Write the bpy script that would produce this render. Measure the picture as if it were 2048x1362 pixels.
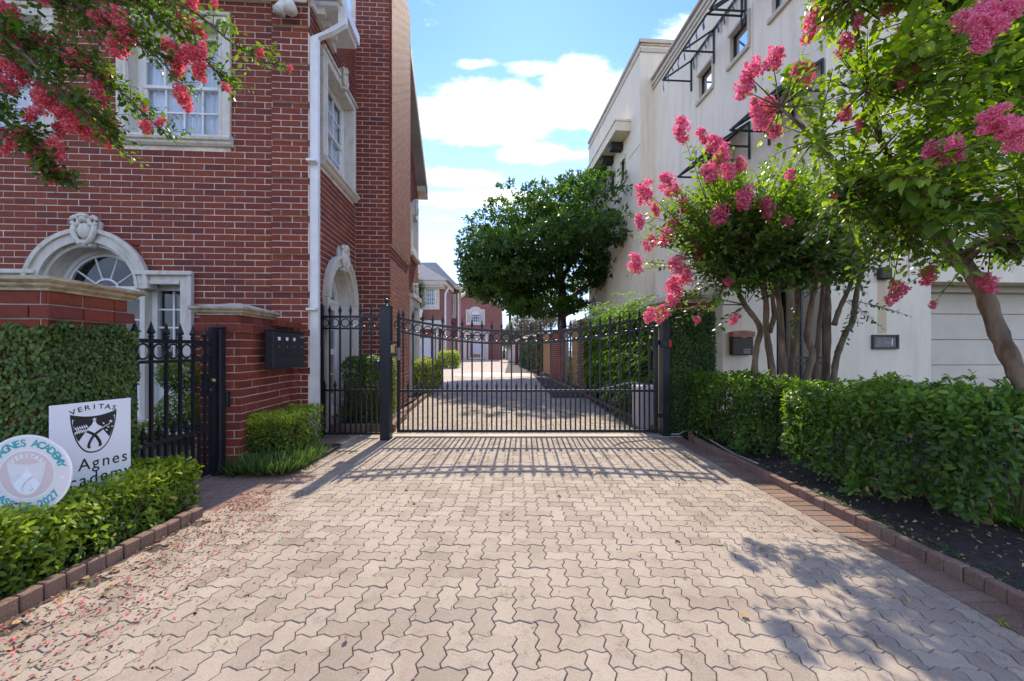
import bpy, math, random
import numpy as np
from mathutils import Vector, Matrix
random.seed(7); rng = np.random.default_rng(7)
for o in list(bpy.data.objects): bpy.data.objects.remove(o)
sc = bpy.context.scene
COL = sc.collection
# ------------------------------------------------------------------ camera, sky, sun, exposure
FP, CH = 850.0, 1.3                      # focal length in photo pixels, camera height
cam = bpy.data.objects.new('camera', bpy.data.cameras.new('camera')); COL.objects.link(cam)
cam.location = (0, 0, CH); cam.rotation_euler = (math.radians(90), 0, 0)
cam.data.sensor_width = 36; cam.data.lens = FP/2048*36; cam.data.shift_y = 19/2048
cam.data.clip_start = 0.05; cam.data.clip_end = 2000
sc.camera = cam
SUN_EL, SUN_X = 40.0, 0.03              # sun ahead of the camera, a touch to the left
world = bpy.data.worlds.new('World'); sc.world = world; world.use_nodes = True
wn, wl = world.node_tree.nodes, world.node_tree.links
for n in list(wn): wn.remove(n)
def WN(t, **k):
    n = wn.new(t)
    for a, b in k.items(): setattr(n, a, b)
    return n
def wmath(op, a, b=None, clamp=False):
    n = WN('ShaderNodeMath', operation=op, use_clamp=clamp)
    for i, v in enumerate((a, b)):
        if v is None: continue
        if isinstance(v, (int, float)): n.inputs[i].default_value = v
        else: wl.new(v, n.inputs[i])
    return n.outputs[0]
sky = WN('ShaderNodeTexSky', sky_type='NISHITA', sun_disc=False)
sky.sun_elevation = math.radians(SUN_EL); sky.sun_rotation = math.atan2(SUN_X, 1)
sky.air_density = 1.0; sky.dust_density = 0.05; sky.ozone_density = 3.0; sky.altitude = 0
geo = WN('ShaderNodeTexCoord')
sep = WN('ShaderNodeSeparateXYZ'); wl.new(geo.outputs['Generated'], sep.inputs[0])
yy = wmath('MAXIMUM', wmath('ABSOLUTE', sep.outputs[1]), 0.12)
tx = wmath('DIVIDE', sep.outputs[0], yy); tz = wmath('DIVIDE', sep.outputs[2], yy)
comb = WN('ShaderNodeCombineXYZ'); wl.new(tx, comb.inputs[0]); wl.new(wmath('MULTIPLY', tz, 1.7), comb.inputs[2])
nz = WN('ShaderNodeTexNoise'); nz.inputs['Scale'].default_value = 5.5; nz.inputs['Detail'].default_value = 9; nz.inputs['Roughness'].default_value = 0.66
wl.new(comb.outputs[0], nz.inputs['Vector'])
dens = None
for (px, py, rx, ry, am) in [(985, 225, 190, 75, .62), (1160, 190, 110, 90, .6), (1085, 306, 120, 30, .45), (905, 355, 110, 26, .42),
                             (985, 398, 170, 24, .46), (900, 440, 160, 14, .2), (1065, 135, 75, 26, .4), (955, 128, 60, 14, .3), (1500, 60, 260, 60, .4), (300, 120, 300, 80, .4)]:
    a = wmath('DIVIDE', wmath('SUBTRACT', tx, (px-1024)/FP), rx/FP)
    b = wmath('DIVIDE', wmath('SUBTRACT', tz, (700-py)/FP), ry/FP)
    r = wmath('SQRT', wmath('ADD', wmath('MULTIPLY', a, a), wmath('MULTIPLY', b, b)))
    g = wmath('MULTIPLY', wmath('SUBTRACT', 1.15, r, True), am)
    dens = g if dens is None else wmath('MAXIMUM', dens, g)
out_x = wmath('GREATER_THAN', wmath('ABSOLUTE', tx), 1.3); out_z = wmath('GREATER_THAN', tz, 0.95); out_b = wmath('LESS_THAN', sep.outputs[1], 0.0)
extra_cloud = wmath('MULTIPLY', wmath('MAXIMUM', wmath('MAXIMUM', out_x, out_z), out_b), 0.16)  # unseen cloud cover added beyond the view to brighten the shade
dens = wmath('ADD', wmath('SUBTRACT', nz.outputs[0], 0.5), wmath('MAXIMUM', dens, extra_cloud))
cov = WN('ShaderNodeMapRange', interpolation_type='SMOOTHSTEP'); wl.new(dens, cov.inputs[0])
cov.inputs[1].default_value = 0.08; cov.inputs[2].default_value = 0.44
nz2 = WN('ShaderNodeTexNoise'); nz2.inputs['Scale'].default_value = 9; nz2.inputs['Detail'].default_value = 5
wl.new(comb.outputs[0], nz2.inputs['Vector'])
cr = WN('ShaderNodeMix', data_type='RGBA'); wl.new(nz2.outputs[0], cr.inputs[0])
cr.inputs[6].default_value = (3.5, 3.9, 4.6, 1); cr.inputs[7].default_value = (5.7, 5.95, 6.4, 1)
# pale band low down
low = WN('ShaderNodeMapRange', interpolation_type='SMOOTHSTEP'); wl.new(sep.outputs[2], low.inputs[0])
low.inputs[1].default_value = 0.0; low.inputs[2].default_value = 0.62; low.inputs[3].default_value = 0.85; low.inputs[4].default_value = 0.0
hz = WN('ShaderNodeMix', data_type='RGBA'); wl.new(low.outputs[0], hz.inputs[0]); hz.inputs[7].default_value = (2.3, 3.05, 4.3, 1)
tint = WN('ShaderNodeMix', data_type='RGBA', blend_type='MULTIPLY'); tint.inputs[0].default_value = 1.0
wl.new(sky.outputs[0], tint.inputs[6]); tint.inputs[7].default_value = (0.32, 0.45, 0.80, 1)
wl.new(tint.outputs[2], hz.inputs[6])
cm = WN('ShaderNodeMix', data_type='RGBA'); wl.new(wmath('MULTIPLY', cov.outputs[0], 0.93), cm.inputs[0])
wl.new(hz.outputs[2], cm.inputs[6]); wl.new(cr.outputs[2], cm.inputs[7])
bg = WN('ShaderNodeBackground'); bg.inputs[1].default_value = 0.15; wl.new(cm.outputs[2], bg.inputs[0])
wo = WN('ShaderNodeOutputWorld'); wl.new(bg.outputs[0], wo.inputs[0])
sun = bpy.data.objects.new('sun', bpy.data.lights.new('sun', 'SUN')); COL.objects.link(sun)
sun.data.energy = 2.05; sun.data.angle = math.radians(0.6); sun.data.color = (1.0, 0.94, 0.85)
se = math.radians(SUN_EL); sdir = Vector((SUN_X*math.cos(se), math.cos(se), math.sin(se))).normalized()
sun.rotation_euler = sdir.to_track_quat('Z', 'Y').to_euler(); sun.location = (0, 0, 30)
sc.view_settings.view_transform = 'Standard'; sc.view_settings.look = 'None'
sc.view_settings.exposure = 1.80; sc.view_settings.gamma = 1.0
try: sc.view_settings.use_white_balance = True; sc.view_settings.white_balance_temperature = 7300; sc.view_settings.white_balance_tint = 10
except Exception: pass
try: sc.view_settings.use_curve_mapping = False
except Exception: pass
sc.render.engine = 'CYCLES'
sc.cycles.max_bounces = 7; sc.cycles.transparent_max_bounces = 10; sc.cycles.use_denoising = True
sc.cycles.caustics_reflective = False; sc.cycles.caustics_refractive = False

# ------------------------------------------------------------------ geometry helpers
T = 0.068; _n = math.hypot(1, T)
SD = Vector((-T/_n, 1/_n, 0)); RD = Vector((1/_n, T/_n, 0)); ZD = Vector((0, 0, 1))
class Frame:
    def __init__(s, o, U, N): s.o = Vector(o); s.U = Vector(U); s.N = Vector(N)
    def __call__(s, u, n, z): return s.o + s.U*u + s.N*n + ZD*z
    def at(s, u=0, n=0, z=0): return Frame(s(u, n, z), s.U, s.N)
    def on(s, px, py, n=0.0):            # photo pixel -> (u, z) on the plane n
        d = Vector(((px-1024)/FP, 1, (700-py)/FP)); c = Vector((0, 0, CH))
        t = ((s.o + s.N*n - c).dot(s.N))/d.dot(s.N); p = c + d*t
        return (p-s.o).dot(s.U), p.z - s.o.z
def P(px, py, d): return Vector(((px-1024)/FP*d, d, CH+(700-py)/FP*d))
def G(px, py, z=0.0):
    d = FP*(CH-z)/(py-700); return Vector(((px-1024)/FP*d, d, z))
XY = Frame((0, 0, 0), (1, 0, 0), (0, 1, 0))

def setprops(o, label=None, cat=None, group=None, kind=None):
    for k, v in (('label', label), ('category', cat), ('group', group), ('kind', kind)):
        if v: o[k] = v
    return o
def link(name, mesh, parent=None, loc=None):
    o = bpy.data.objects.new(name, mesh); COL.objects.link(o)
    if loc is not None: o.location = loc
    if parent is not None:
        o.parent = parent; o.matrix_parent_inverse = INV[parent.name]
    INV[o.name] = Matrix.Translation(-(Vector(loc) if loc is not None else Vector()))
    return o
INV = {}
def thing(name, loc, label, cat, group=None):
    o = bpy.data.objects.new(name, None); COL.objects.link(o); o.location = loc; o.empty_display_size = 0.1
    INV[o.name] = Matrix.Translation(-Vector(loc))
    return setprops(o, label, cat, group)

class MB:
    def __init__(s): s.v = []; s.f = []; s.t = []; s.tone = 0.5
    def add(s, vs, fs):
        b = len(s.v); s.v += [tuple(v) for v in vs]; s.t += [s.tone]*len(vs)
        s.f += [tuple(b+i for i in f) for f in fs]; return s
    def box(s, F, u0, u1, n0, n1, z0, z1, tone=None):
        if tone is not None: s.tone = tone
        c = [F(u, n, z) for z in (z0, z1) for n in (n0, n1) for u in (u0, u1)]
        return s.add(c, [(0,1,3,2),(4,6,7,5),(0,4,5,1),(2,3,7,6),(0,2,6,4),(1,5,7,3)])
    def bbox(s, F, u0, u1, n0, n1, z0, z1, b=0.01):      # bevelled box (octagonal section along z + chamfered ends)
        lev = [(z0, b), (z0+b, 0), (z1-b, 0), (z1, b)]; vs = []
        for z, i in lev:
            a0, a1, c0, c1 = u0+i, u1-i, n0+i, n1-i
            vs += [F(a0+b, c0, z), F(a1-b, c0, z), F(a1, c0+b, z), F(a1, c1-b, z), F(a1-b, c1, z), F(a0+b, c1, z), F(a0, c1-b, z), F(a0, c0+b, z)]
        fs = [tuple(range(7, -1, -1)), tuple(range(24, 32))]
        for k in range(3):
            for i in range(8): fs.append((k*8+i, k*8+(i+1) % 8, k*8+8+(i+1) % 8, k*8+8+i))
        return s.add(vs, fs)
    def prism(s, F, pts, n0, n1):                        # polygon in (u,z) extruded along n
        k = len(pts); vs = [F(u, n0, z) for u, z in pts]+[F(u, n1, z) for u, z in pts]
        return s.add(vs, [tuple(range(k)), tuple(range(2*k-1, k-1, -1))]+[(i, k+i, k+(i+1) % k, (i+1) % k) for i in range(k)])
    def arc(s, F, uc, zc, r0, r1, n0, n1, a0=0, a1=180, k=24):   # ring sector
        for i in range(k):
            p = math.radians(a0+(a1-a0)*i/k); q = math.radians(a0+(a1-a0)*(i+1)/k)
            s.prism(F, [(uc+r0*math.cos(p), zc+r0*math.sin(p)), (uc+r1*math.cos(p), zc+r1*math.sin(p)),
                        (uc+r1*math.cos(q), zc+r1*math.sin(q)), (uc+r0*math.cos(q), zc+r0*math.sin(q))], n0, n1)
        return s
    def tube(s, pts, r, k=8, cap=True):
        pts = [Vector(p) for p in pts]; rs = r if isinstance(r, (list, tuple)) else [r]*len(pts)
        b = len(s.v); up = None
        for i, p in enumerate(pts):
            t = (pts[min(i+1, len(pts)-1)]-pts[max(i-1, 0)]).normalized()
            if up is None: up = t.orthogonal().normalized()
            a = (up - t*up.dot(t)).normalized(); up = a; c = t.cross(a)
            for j in range(k):
                w = 2*math.pi*j/k; s.v.append(tuple(p+(a*math.cos(w)+c*math.sin(w))*rs[i])); s.t.append(s.tone)
        for i in range(len(pts)-1):
            for j in range(k): s.f.append((b+i*k+j, b+i*k+(j+1) % k, b+i*k+k+(j+1) % k, b+i*k+k+j))
        if cap:
            s.f.append(tuple(b+j for j in range(k-1, -1, -1))); e = b+(len(pts)-1)*k; s.f.append(tuple(e+j for j in range(k)))
        return s
    def lathe(s, c, prof, k=12, ax=None):                # prof [(r,z)]
        b = len(s.v); c = Vector(c)
        for r, z in prof:
            for j in range(k):
                w = 2*math.pi*(j+.5)/k; s.v.append((c.x+r*math.cos(w), c.y+r*math.sin(w), c.z+z)); s.t.append(s.tone)
        for i in range(len(prof)-1):
            for j in range(k): s.f.append((b+i*k+j, b+i*k+(j+1) % k, b+i*k+k+(j+1) % k, b+i*k+k+j))
        s.f.append(tuple(b+j for j in range(k-1, -1, -1))); e = b+(len(prof)-1)*k; s.f.append(tuple(e+j for j in range(k)))
        return s
    def ell(s, F, u, n, z, ru, rn, rz, k=12, m=8):
        b = len(s.v)
        for i in range(m+1):
            ph = math.pi*i/m
            for j in range(k):
                th = 2*math.pi*j/k
                s.v.append(tuple(F(u+ru*math.sin(ph)*math.cos(th), n+rn*math.sin(ph)*math.sin(th), z+rz*math.cos(ph)))); s.t.append(s.tone)
        for i in range(m):
            for j in range(k): s.f.append((b+i*k+j, b+i*k+k+j, b+i*k+k+(j+1) % k, b+i*k+(j+1) % k))
        return s
    def mesh(s, name, mat, smooth=False, origin=None):
        me = bpy.data.meshes.new(name)
        v = s.v if origin is None else [(a-origin[0], b-origin[1], c-origin[2]) for a, b, c in s.v]
        me.from_pydata(v, [], s.f); me.materials.append(mat)
        at = me.attributes.new('tone', 'FLOAT', 'POINT'); at.data.foreach_set('value', s.t)
        if smooth: me.polygons.foreach_set('use_smooth', [True]*len(me.polygons))
        me.validate(); me.update(); return me
    def build(s, name, mat, parent=None, smooth=False, kind=None, label=None, origin=None):
        o = link(name, s.mesh(name, mat, smooth, origin), parent, origin)
        return setprops(o, label, None, None, kind)

# ------------------------------------------------------------------ materials
def M(name):
    m = bpy.data.materials.new(name); m.use_nodes = True; m.node_tree.nodes.clear(); return m
class NT:
    def __init__(s, m): s.n = m.node_tree.nodes; s.l = m.node_tree.links; s.out = s.n.new('ShaderNodeOutputMaterial')
    def N(s, t, ins=None, **k):
        n = s.n.new(t)
        for a, b in k.items(): setattr(n, a, b)
        for a, b in (ins or {}).items():
            if hasattr(b, 'is_output') or isinstance(b, bpy.types.NodeSocket): s.l.new(b, n.inputs[a])
            else: n.inputs[a].default_value = b
        return n
    def math(s, op, a, b=0.0, clamp=False): return s.N('ShaderNodeMath', {0: a, 1: b}, operation=op, use_clamp=clamp).outputs[0]
    def mix(s, f, a, b, bt='MIX'): return s.N('ShaderNodeMix', {0: f, 6: a, 7: b}, data_type='RGBA', blend_type=bt).outputs[2]
    def pos(s): return s.N('ShaderNodeNewGeometry').outputs['Position']
    def noise(s, vec, sc, det=4, ro=.55): return s.N('ShaderNodeTexNoise', {'Vector': vec, 'Scale': sc, 'Detail': det, 'Roughness': ro}).outputs[0]
    def mr(s, v, a, b, c=0.0, d=1.0): return s.N('ShaderNodeMapRange', {0: v, 1: a, 2: b, 3: c, 4: d}).outputs[0]
    def ramp(s, v, stops, interp='LINEAR'):
        r = s.N('ShaderNodeValToRGB', {0: v}); e = r.color_ramp.elements; r.color_ramp.interpolation = interp
        while len(e) < len(stops): e.new(0.5)
        for i, (p, c) in enumerate(stops): e[i].position = p; e[i].color = (*c, 1)
        return r.outputs[0]
    def bump(s, h, st, dist): return s.N('ShaderNodeBump', {'Height': h, 'Strength': st, 'Distance': dist}).outputs[0]
    def pbr(s, col, rough=.7, normal=None, metal=0.0, spec=.5, **kw):
        i = {'Base Color': col if not isinstance(col, tuple) else (*col, 1), 'Roughness': rough, 'Metallic': metal, 'Specular IOR Level': spec}
        if normal is not None: i['Normal'] = normal
        i.update(kw); return s.N('ShaderNodeBsdfPrincipled', i).outputs[0]
    def done(s, sh): s.l.new(sh, s.out.inputs[0])
def piece_tone(t):                                        # per-piece number: object random on single pieces, attribute on joined ones
    a = t.N('ShaderNodeAttribute', attribute_name='tone').outputs['Fac']
    r = t.N('ShaderNodeObjectInfo').outputs['Random']
    return t.N('ShaderNodeMix', {0: t.math('LESS_THAN', a, -0.5), 2: a, 3: r}, data_type='FLOAT').outputs[0]
def simple(name, col, rough=.6, var=.12, nsc=6, bump=.0, bsc=120, metal=0.0, spec=.5, col2=None):
    m = M(name); t = NT(m); p = t.pos(); n = t.noise(p, nsc, 6)
    c2 = col2 or tuple(x*(1-var*2) for x in col)
    c = t.mix(t.mr(n, .35, .68), (*col, 1), (*c2, 1))
    nm = t.bump(t.noise(p, bsc, 4), bump, .004) if bump else None
    t.done(t.pbr(c, rough, nm, metal, spec)); return m
def mat_brick(name, reds, dirt=(.035, .02, .018)):
    m = M(name); t = NT(m); p = t.pos(); tone = piece_tone(t)
    c = t.ramp(tone, [(i/(len(reds)-1), r) for i, r in enumerate(reds)])
    n1 = t.noise(p, 28, 6, .65); n2 = t.noise(p, 180, 4, .7)
    c = t.mix(t.mr(n1, .3, .75, 0, .5), c, (*dirt, 1))
    c = t.mix(t.mr(n2, .55, .8, 0, .28), c, (.42, .17, .1, 1))
    big = t.noise(p, 1.3, 4)
    c = t.mix(t.mr(big, .5, .75, 0, .22), c, (.06, .025, .02, 1))
    t.done(t.pbr(c, .82, t.bump(t.math('ADD', n2, t.math('MULTIPLY', n1, 2.0)), .55, .006), spec=.3)); return m
MAT = {}
MAT['brick'] = mat_brick('red_brick', [(.25, .05, .03), (.30, .06, .03), (.21, .046, .034), (.34, .08, .034), (.27, .053, .03), (.18, .044, .036), (.32, .068, .03), (.25, .052, .028)])
MAT['brick_pillar'] = mat_brick('pillar_brick', [(.22, .04, .024), (.30, .055, .028), (.17, .035, .028), (.33, .07, .034), (.25, .045, .026)])
MAT['mortar'] = simple('mortar', (.84, .74, .64), .9, .14, 5, .5, 260, col2=(.52, .43, .36))
MAT['mortar_old'] = simple('weathered_mortar', (.62, .50, .42), .9, .2, 9, .6, 200)
def mat_stone():
    m = M('limestone'); t = NT(m); p = t.pos()
    v = t.N('ShaderNodeMapping', {'Vector': p, 'Scale': (3, 3, .9)}).outputs[0]
    n = t.noise(v, 4, 8, .62); n2 = t.noise(p, 60, 5, .7)
    c = t.ramp(n, [(.25, (.42, .385, .31)), (.45, (.62, .575, .49)), (.72, (.72, .68, .60))])
    c = t.mix(t.mr(n2, .5, .8, 0, .3), c, (.36, .33, .26, 1))
    t.done(t.pbr(c, .85, t.bump(n2, .5, .006), spec=.25)); return m
MAT['stone'] = mat_stone()
MAT['cap'] = None
def mat_cap():
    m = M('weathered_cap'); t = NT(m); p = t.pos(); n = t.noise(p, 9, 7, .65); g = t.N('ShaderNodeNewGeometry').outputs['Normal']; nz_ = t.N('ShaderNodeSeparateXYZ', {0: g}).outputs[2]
    v = t.N('ShaderNodeMapping', {'Vector': p, 'Scale': (1, 1, 6)}).outputs[0]; n2 = t.noise(v, 16, 6, .7)
    c = t.ramp(n, [(.3, (.22, .17, .10)), (.5, (.40, .33, .22)), (.7, (.52, .46, .34))]); c = t.mix(t.mr(n2, .48, .66, 0, .6), c, (.13, .10, .06, 1))
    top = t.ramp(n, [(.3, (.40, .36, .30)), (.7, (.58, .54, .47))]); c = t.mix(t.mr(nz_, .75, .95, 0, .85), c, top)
    t.done(t.pbr(c, .88, t.bump(t.noise(p, 70, 5), .6, .006), spec=.2)); return m
MAT['cap'] = mat_cap()
MAT['white'] = simple('white_paint', (.78, .77, .74), .42, .05, 8, .1, 60)
MAT['stucco'] = None
def mat_stucco(name, base, stain):
    m = M(name); t = NT(m); p = t.pos()
    v = t.N('ShaderNodeMapping', {'Vector': p, 'Scale': (2.2, 2.2, .35)}).outputs[0]
    n = t.noise(v, 2.2, 8, .6); n2 = t.noise(p, 320, 3, .6); n3 = t.noise(p, .6, 3)
    c = t.mix(t.mr(n, .45, .8, 0, .55), (*base, 1), (*stain, 1))
    c = t.mix(t.mr(n3, .4, .7, 0, .25), c, tuple(x*.85 for x in base)+(1,))
    t.done(t.pbr(c, .9, t.bump(n2, .35, .004), spec=.2)); return m
MAT['stucco'] = mat_stucco('cream_stucco', (.86, .74, .56), (.56, .46, .32))
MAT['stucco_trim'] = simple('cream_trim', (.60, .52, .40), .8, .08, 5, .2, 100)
MAT['garage'] = simple('garage_door_paint', (.66, .56, .43), .55, .06, 3, .1, 90)
MAT['metal'] = simple('black_iron', (.018, .021, .028), .38, .15, 12, .12, 180, metal=.25)
MAT['mailmetal'] = simple('mailbox_black', (.012, .014, .019), .5, .1, 20, .15, 300)
MAT['bronze'] = simple('dark_bronze', (.06, .045, .035), .45, .2, 15, .2, 150, metal=.5)
MAT['copper'] = simple('copper_lid', (.42, .14, .07), .5, .2, 12, .1, 100)
MAT['brass'] = simple('brass', (.45, .33, .17), .3, .2, 20, metal=.9)
MAT['steel'] = simple('galvanised_steel', (.45, .44, .42), .4, .2, 30, metal=.6)
MAT['greenmetal'] = simple('dark_green_metal', (.018, .035, .032), .5, .2, 12)
MAT['beam'] = simple('dark_timber', (.035, .028, .025), .7, .3, 12, .3, 60)
def mat_wood(name, a, b):
    m = M(name); t = NT(m); p = t.pos()
    v = t.N('ShaderNodeMapping', {'Vector': p, 'Scale': (30, 30, 1.5)}).outputs[0]
    n = t.noise(v, 1.5, 6, .6); tone = piece_tone(t)
    c = t.mix(t.math('ADD', t.math('MULTIPLY', n, .6), t.math('MULTIPLY', tone, .4)), (*a, 1), (*b, 1))
    t.done(t.pbr(c, .7, t.bump(n, .4, .004), spec=.3)); return m
MAT['wood'] = mat_wood('cedar_board', (.20, .085, .03), (.50, .25, .10))
MAT['doorwood'] = mat_wood('door_wood', (.09, .03, .015), (.17, .055, .025))
MAT['bark'] = None
def mat_bark(name, a, b, s=9, vs=.35):
    m = M(name); t = NT(m); p = t.pos()
    v = t.N('ShaderNodeMapping', {'Vector': p, 'Scale': (1, 1, vs)}).outputs[0]
    n = t.noise(v, s, 7, .65); n2 = t.noise(v, s*9, 4)
    c = t.ramp(n, [(.35, a), (.52, tuple((x+y)/2 for x, y in zip(a, b))), (.68, b)])
    t.done(t.pbr(c, .8, t.bump(t.math('ADD', n, t.math('MULTIPLY', n2, .4)), .6, .02), spec=.3)); return m
MAT['bark'] = mat_bark('crape_myrtle_bark', (.085, .052, .032), (.27, .195, .135))
MAT['bark2'] = mat_bark('dark_bark', (.03, .022, .016), (.10, .075, .055), 12)
MAT['twig'] = simple('twig', (.13, .07, .035), .8, .3, 20)
def mat_leaf(name, cols, trans=.42, rough=.42, tcol=(1.25, 1.25, .45), flat=False):
    m = M(name); t = NT(m); a = t.N('ShaderNodeAttribute', attribute_name='tone').outputs['Fac']
    if len(cols) > 3 and cols[0][1] > cols[0][0]*1.2: cols = [(r*1.14+.002, g_*1.03, b*1.1+.001) for r, g_, b in cols]
    c = t.ramp(a, [(i/(len(cols)-1), r) for i, r in enumerate(cols)])
    n = t.noise(t.pos(), 40, 3)
    c = t.mix(t.mr(n, .3, .7, 0, .35), c, t.mix(1.0, c, (.55, .6, .5, 1), 'MULTIPLY'))
    d = t.pbr(c, rough+.1, spec=.32)
    tc = t.mix(1.0, c, (*tcol, 1), 'MULTIPLY')
    tr = t.N('ShaderNodeBsdfTranslucent', {'Color': tc}).outputs[0]
    t.done(t.N('ShaderNodeMixShader', {0: trans, 1: d, 2: tr}).outputs[0]); return m
MAT['leaf_myrtle'] = mat_leaf('myrtle_leaf', [(.035, .085, .022), (.055, .13, .025), (.05, .11, .028), (.11, .22, .025), (.09, .19, .028), (.19, .32, .035)], .5, .33, (2.0, 1.95, .5))
MAT['leaf_dark'] = mat_leaf('dark_leaf', [(.02, .05, .018), (.03, .075, .02), (.045, .11, .025), (.06, .14, .03)], .3, .4)
MAT['leaf_hedge'] = mat_leaf('hedge_leaf', [(.03, .075, .018), (.055, .13, .022), (.08, .19, .028), (.13, .27, .032), (.22, .36, .04)], .45, .34, (1.8, 1.75, .4))
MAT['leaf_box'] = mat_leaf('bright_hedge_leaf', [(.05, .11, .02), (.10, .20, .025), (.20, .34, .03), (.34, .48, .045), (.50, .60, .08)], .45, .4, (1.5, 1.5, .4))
MAT['leaf_yellow'] = mat_leaf('yellow_hedge_leaf', [(.14, .2, .03), (.3, .36, .06), (.5, .52, .12)], .45, .45)
MAT['leaf_ivy'] = mat_leaf('ivy_leaf', [(.03, .065, .022), (.05, .105, .028), (.08, .15, .032), (.12, .20, .04), (.22, .27, .08)], .25, .5)
MAT['leaf_vine'] = mat_leaf('vine_leaf', [(.08, .20, .02), (.16, .34, .03), (.26, .46, .05)], .5, .6)
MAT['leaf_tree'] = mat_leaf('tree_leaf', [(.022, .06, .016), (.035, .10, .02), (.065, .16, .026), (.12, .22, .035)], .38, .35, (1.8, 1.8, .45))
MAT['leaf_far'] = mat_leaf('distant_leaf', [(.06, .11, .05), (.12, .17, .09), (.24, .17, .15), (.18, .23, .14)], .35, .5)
MAT['blade'] = mat_leaf('liriope_blade', [(.06, .12, .03), (.11, .2, .05), (.2, .3, .1)], .3, .35)
MAT['grass'] = mat_leaf('grass_blade', [(.06, .15, .02), (.12, .25, .03), (.2, .34, .05)], .4, .5)
MAT['petal_red'] = mat_leaf('coral_petal', [(.78, .06, .14), (.93, .17, .24), (.96, .36, .40), (.66, .05, .12), (.97, .60, .56)], .38, .6, (1.15, .9, .9))
MAT['petal_pink'] = mat_leaf('pink_petal', [(.78, .08, .25), (.90, .20, .37), (.94, .40, .52), (.85, .14, .32), (.97, .70, .72)], .4, .6, (1.15, .9, .95))
MAT['petal_dry'] = mat_leaf('fallen_petal', [(.7, .07, .16), (.8, .2, .25), (.12, .04, .03), (.08, .03, .02), (.45, .28, .14), (.55, .05, .1)], .1, .8)
MAT['soil'] = simple('dark_mulch', (.045, .034, .028), .95, .35, 18, 1.0, 60, col2=(.012, .009, .008))
def mat_paver(name, cols, far=False):
    m = M(name); t = NT(m); p = t.pos()
    if far:
        q = t.N('ShaderNodeTexBrick', {'Vector': p, 'Scale': 1.0, 'Brick Width': .2, 'Row Height': .1, 'Mortar Size': .006, 'Color1': (.0, .0, .0, 1), 'Color2': (1, 1, 1, 1), 'Mortar': (.3, .3, .3, 1)})
        tone = t.math('ADD', t.math('MULTIPLY', q.outputs[0], .6), .2); line = q.outputs[1]
    else: tone = piece_tone(t)
    c = t.ramp(tone, [(i/(len(cols)-1), r) for i, r in enumerate(cols)])
    n1 = t.noise(p, 420, 2, .8); n2 = t.noise(p, 7, 6, .65); n3 = t.noise(p, 1.4, 5, .6); n4 = t.noise(p, 60, 5, .7)
    c = t.mix(t.mr(t.noise(p, 170, 2, .9), .56, .68, 0, .5), c, (.66, .56, .45, 1))
    c = t.mix(t.mr(t.noise(p, 140, 2, .9), .58, .68, 0, .55), c, (.13, .095, .07, 1))
    c = t.mix(t.mr(n1, .56, .70, 0, .38), c, (.72, .62, .52, 1))
    c = t.mix(t.mr(n1, .44, .30, 0, .45), c, (.10, .075, .06, 1))
    c = t.mix(t.mr(n2, .52, .80, 0, .34), c, (.19, .145, .11, 1))
    c = t.mix(t.mr(n3, .50, .70, 0, .45), c, (.22, .165, .12, 1))
    sx = t.N('ShaderNodeMapping', {'Vector': p, 'Scale': (1.6, .22, 1)}).outputs[0]
    c = t.mix(t.mr(t.noise(sx, 1.5, 5, .6), .52, .70, 0, .35), c, (.20, .15, .11, 1))
    c = t.mix(t.mr(t.math('MULTIPLY', n4, n2), .30, .42, 0, .5), c, (.10, .08, .055, 1))
    if far: c = t.mix(t.math('MULTIPLY', line, .6), c, (.12, .10, .08, 1))
    t.done(t.pbr(c, .88, t.bump(t.math('ADD', n1, t.math('MULTIPLY', n4, 1.2)), .7, .004), spec=.25)); return m
MAT['paver'] = mat_paver('beige_paver', [(.335, .272, .21), (.385, .318, .245), (.405, .335, .262), (.36, .293, .225), (.42, .35, .275), (.385, .318, .245), (.29, .235, .18), (.395, .325, .252)])
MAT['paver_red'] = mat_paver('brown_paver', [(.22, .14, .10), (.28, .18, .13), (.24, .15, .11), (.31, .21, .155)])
MAT['paver_far'] = mat_paver('distant_paver', [(.40, .32, .26), (.50, .41, .34)], True)
MAT['kerb'] = mat_paver('kerb_brick', [(.16, .085, .058), (.21, .115, .08), (.175, .098, .07), (.25, .15, .11)])
MAT['joint'] = simple('joint_sand', (.085, .065, .048), .95, .3, 20, .8, 150, col2=(.05, .05, .03))
MAT['concrete'] = simple('pale_concrete', (.50, .44, .37), .85, .1, 3, .3, 120)
MAT['shingle'] = mat_brick('grey_shingle', [(.25, .23, .21), (.33, .31, .29), (.20, .19, .18)], (.15, .14, .13))
MAT['slate'] = simple('dark_slate', (.06, .075, .09), .7, .2, 4)
MAT['curtain'] = simple('white_curtain', (.80, .82, .84), .9, .08, 4)
MAT['room'] = simple('dark_room', (.02, .02, .022), .9, .2, 3)
MAT['door_white'] = simple('pale_door', (.66, .68, .72), .5, .04, 3)
MAT['blind'] = simple('window_blind', (.7, .72, .74), .6, .05, 3)
MAT['signwhite'] = simple('sign_white', (.82, .84, .87), .4, .02, 3)
MAT['signblack'] = simple('sign_black', (.012, .012, .014), .5, .02, 3)
MAT['signpink'] = simple('sign_pale_pink', (.70, .55, .52), .4, .03, 3)
MAT['teal'] = simple('sign_teal', (.02, .38, .40), .5, .02, 3)
MAT['lightgrey'] = simple('sign_pale_grey', (.76, .70, .69), .4, .02, 3)
MAT['red'] = simple('red_plastic', (.55, .02, .02), .4, .05, 4)
MAT['plaque'] = simple('weathered_plaque', (.10, .085, .07), .7, .4, 40, .6, 60)
MAT['plaque_in'] = simple('plaque_face', (.30, .28, .25), .6, .4, 50, .4, 80)
MAT['operator'] = simple('grey_casing', (.55, .54, .54), .5, .05, 4)
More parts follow.
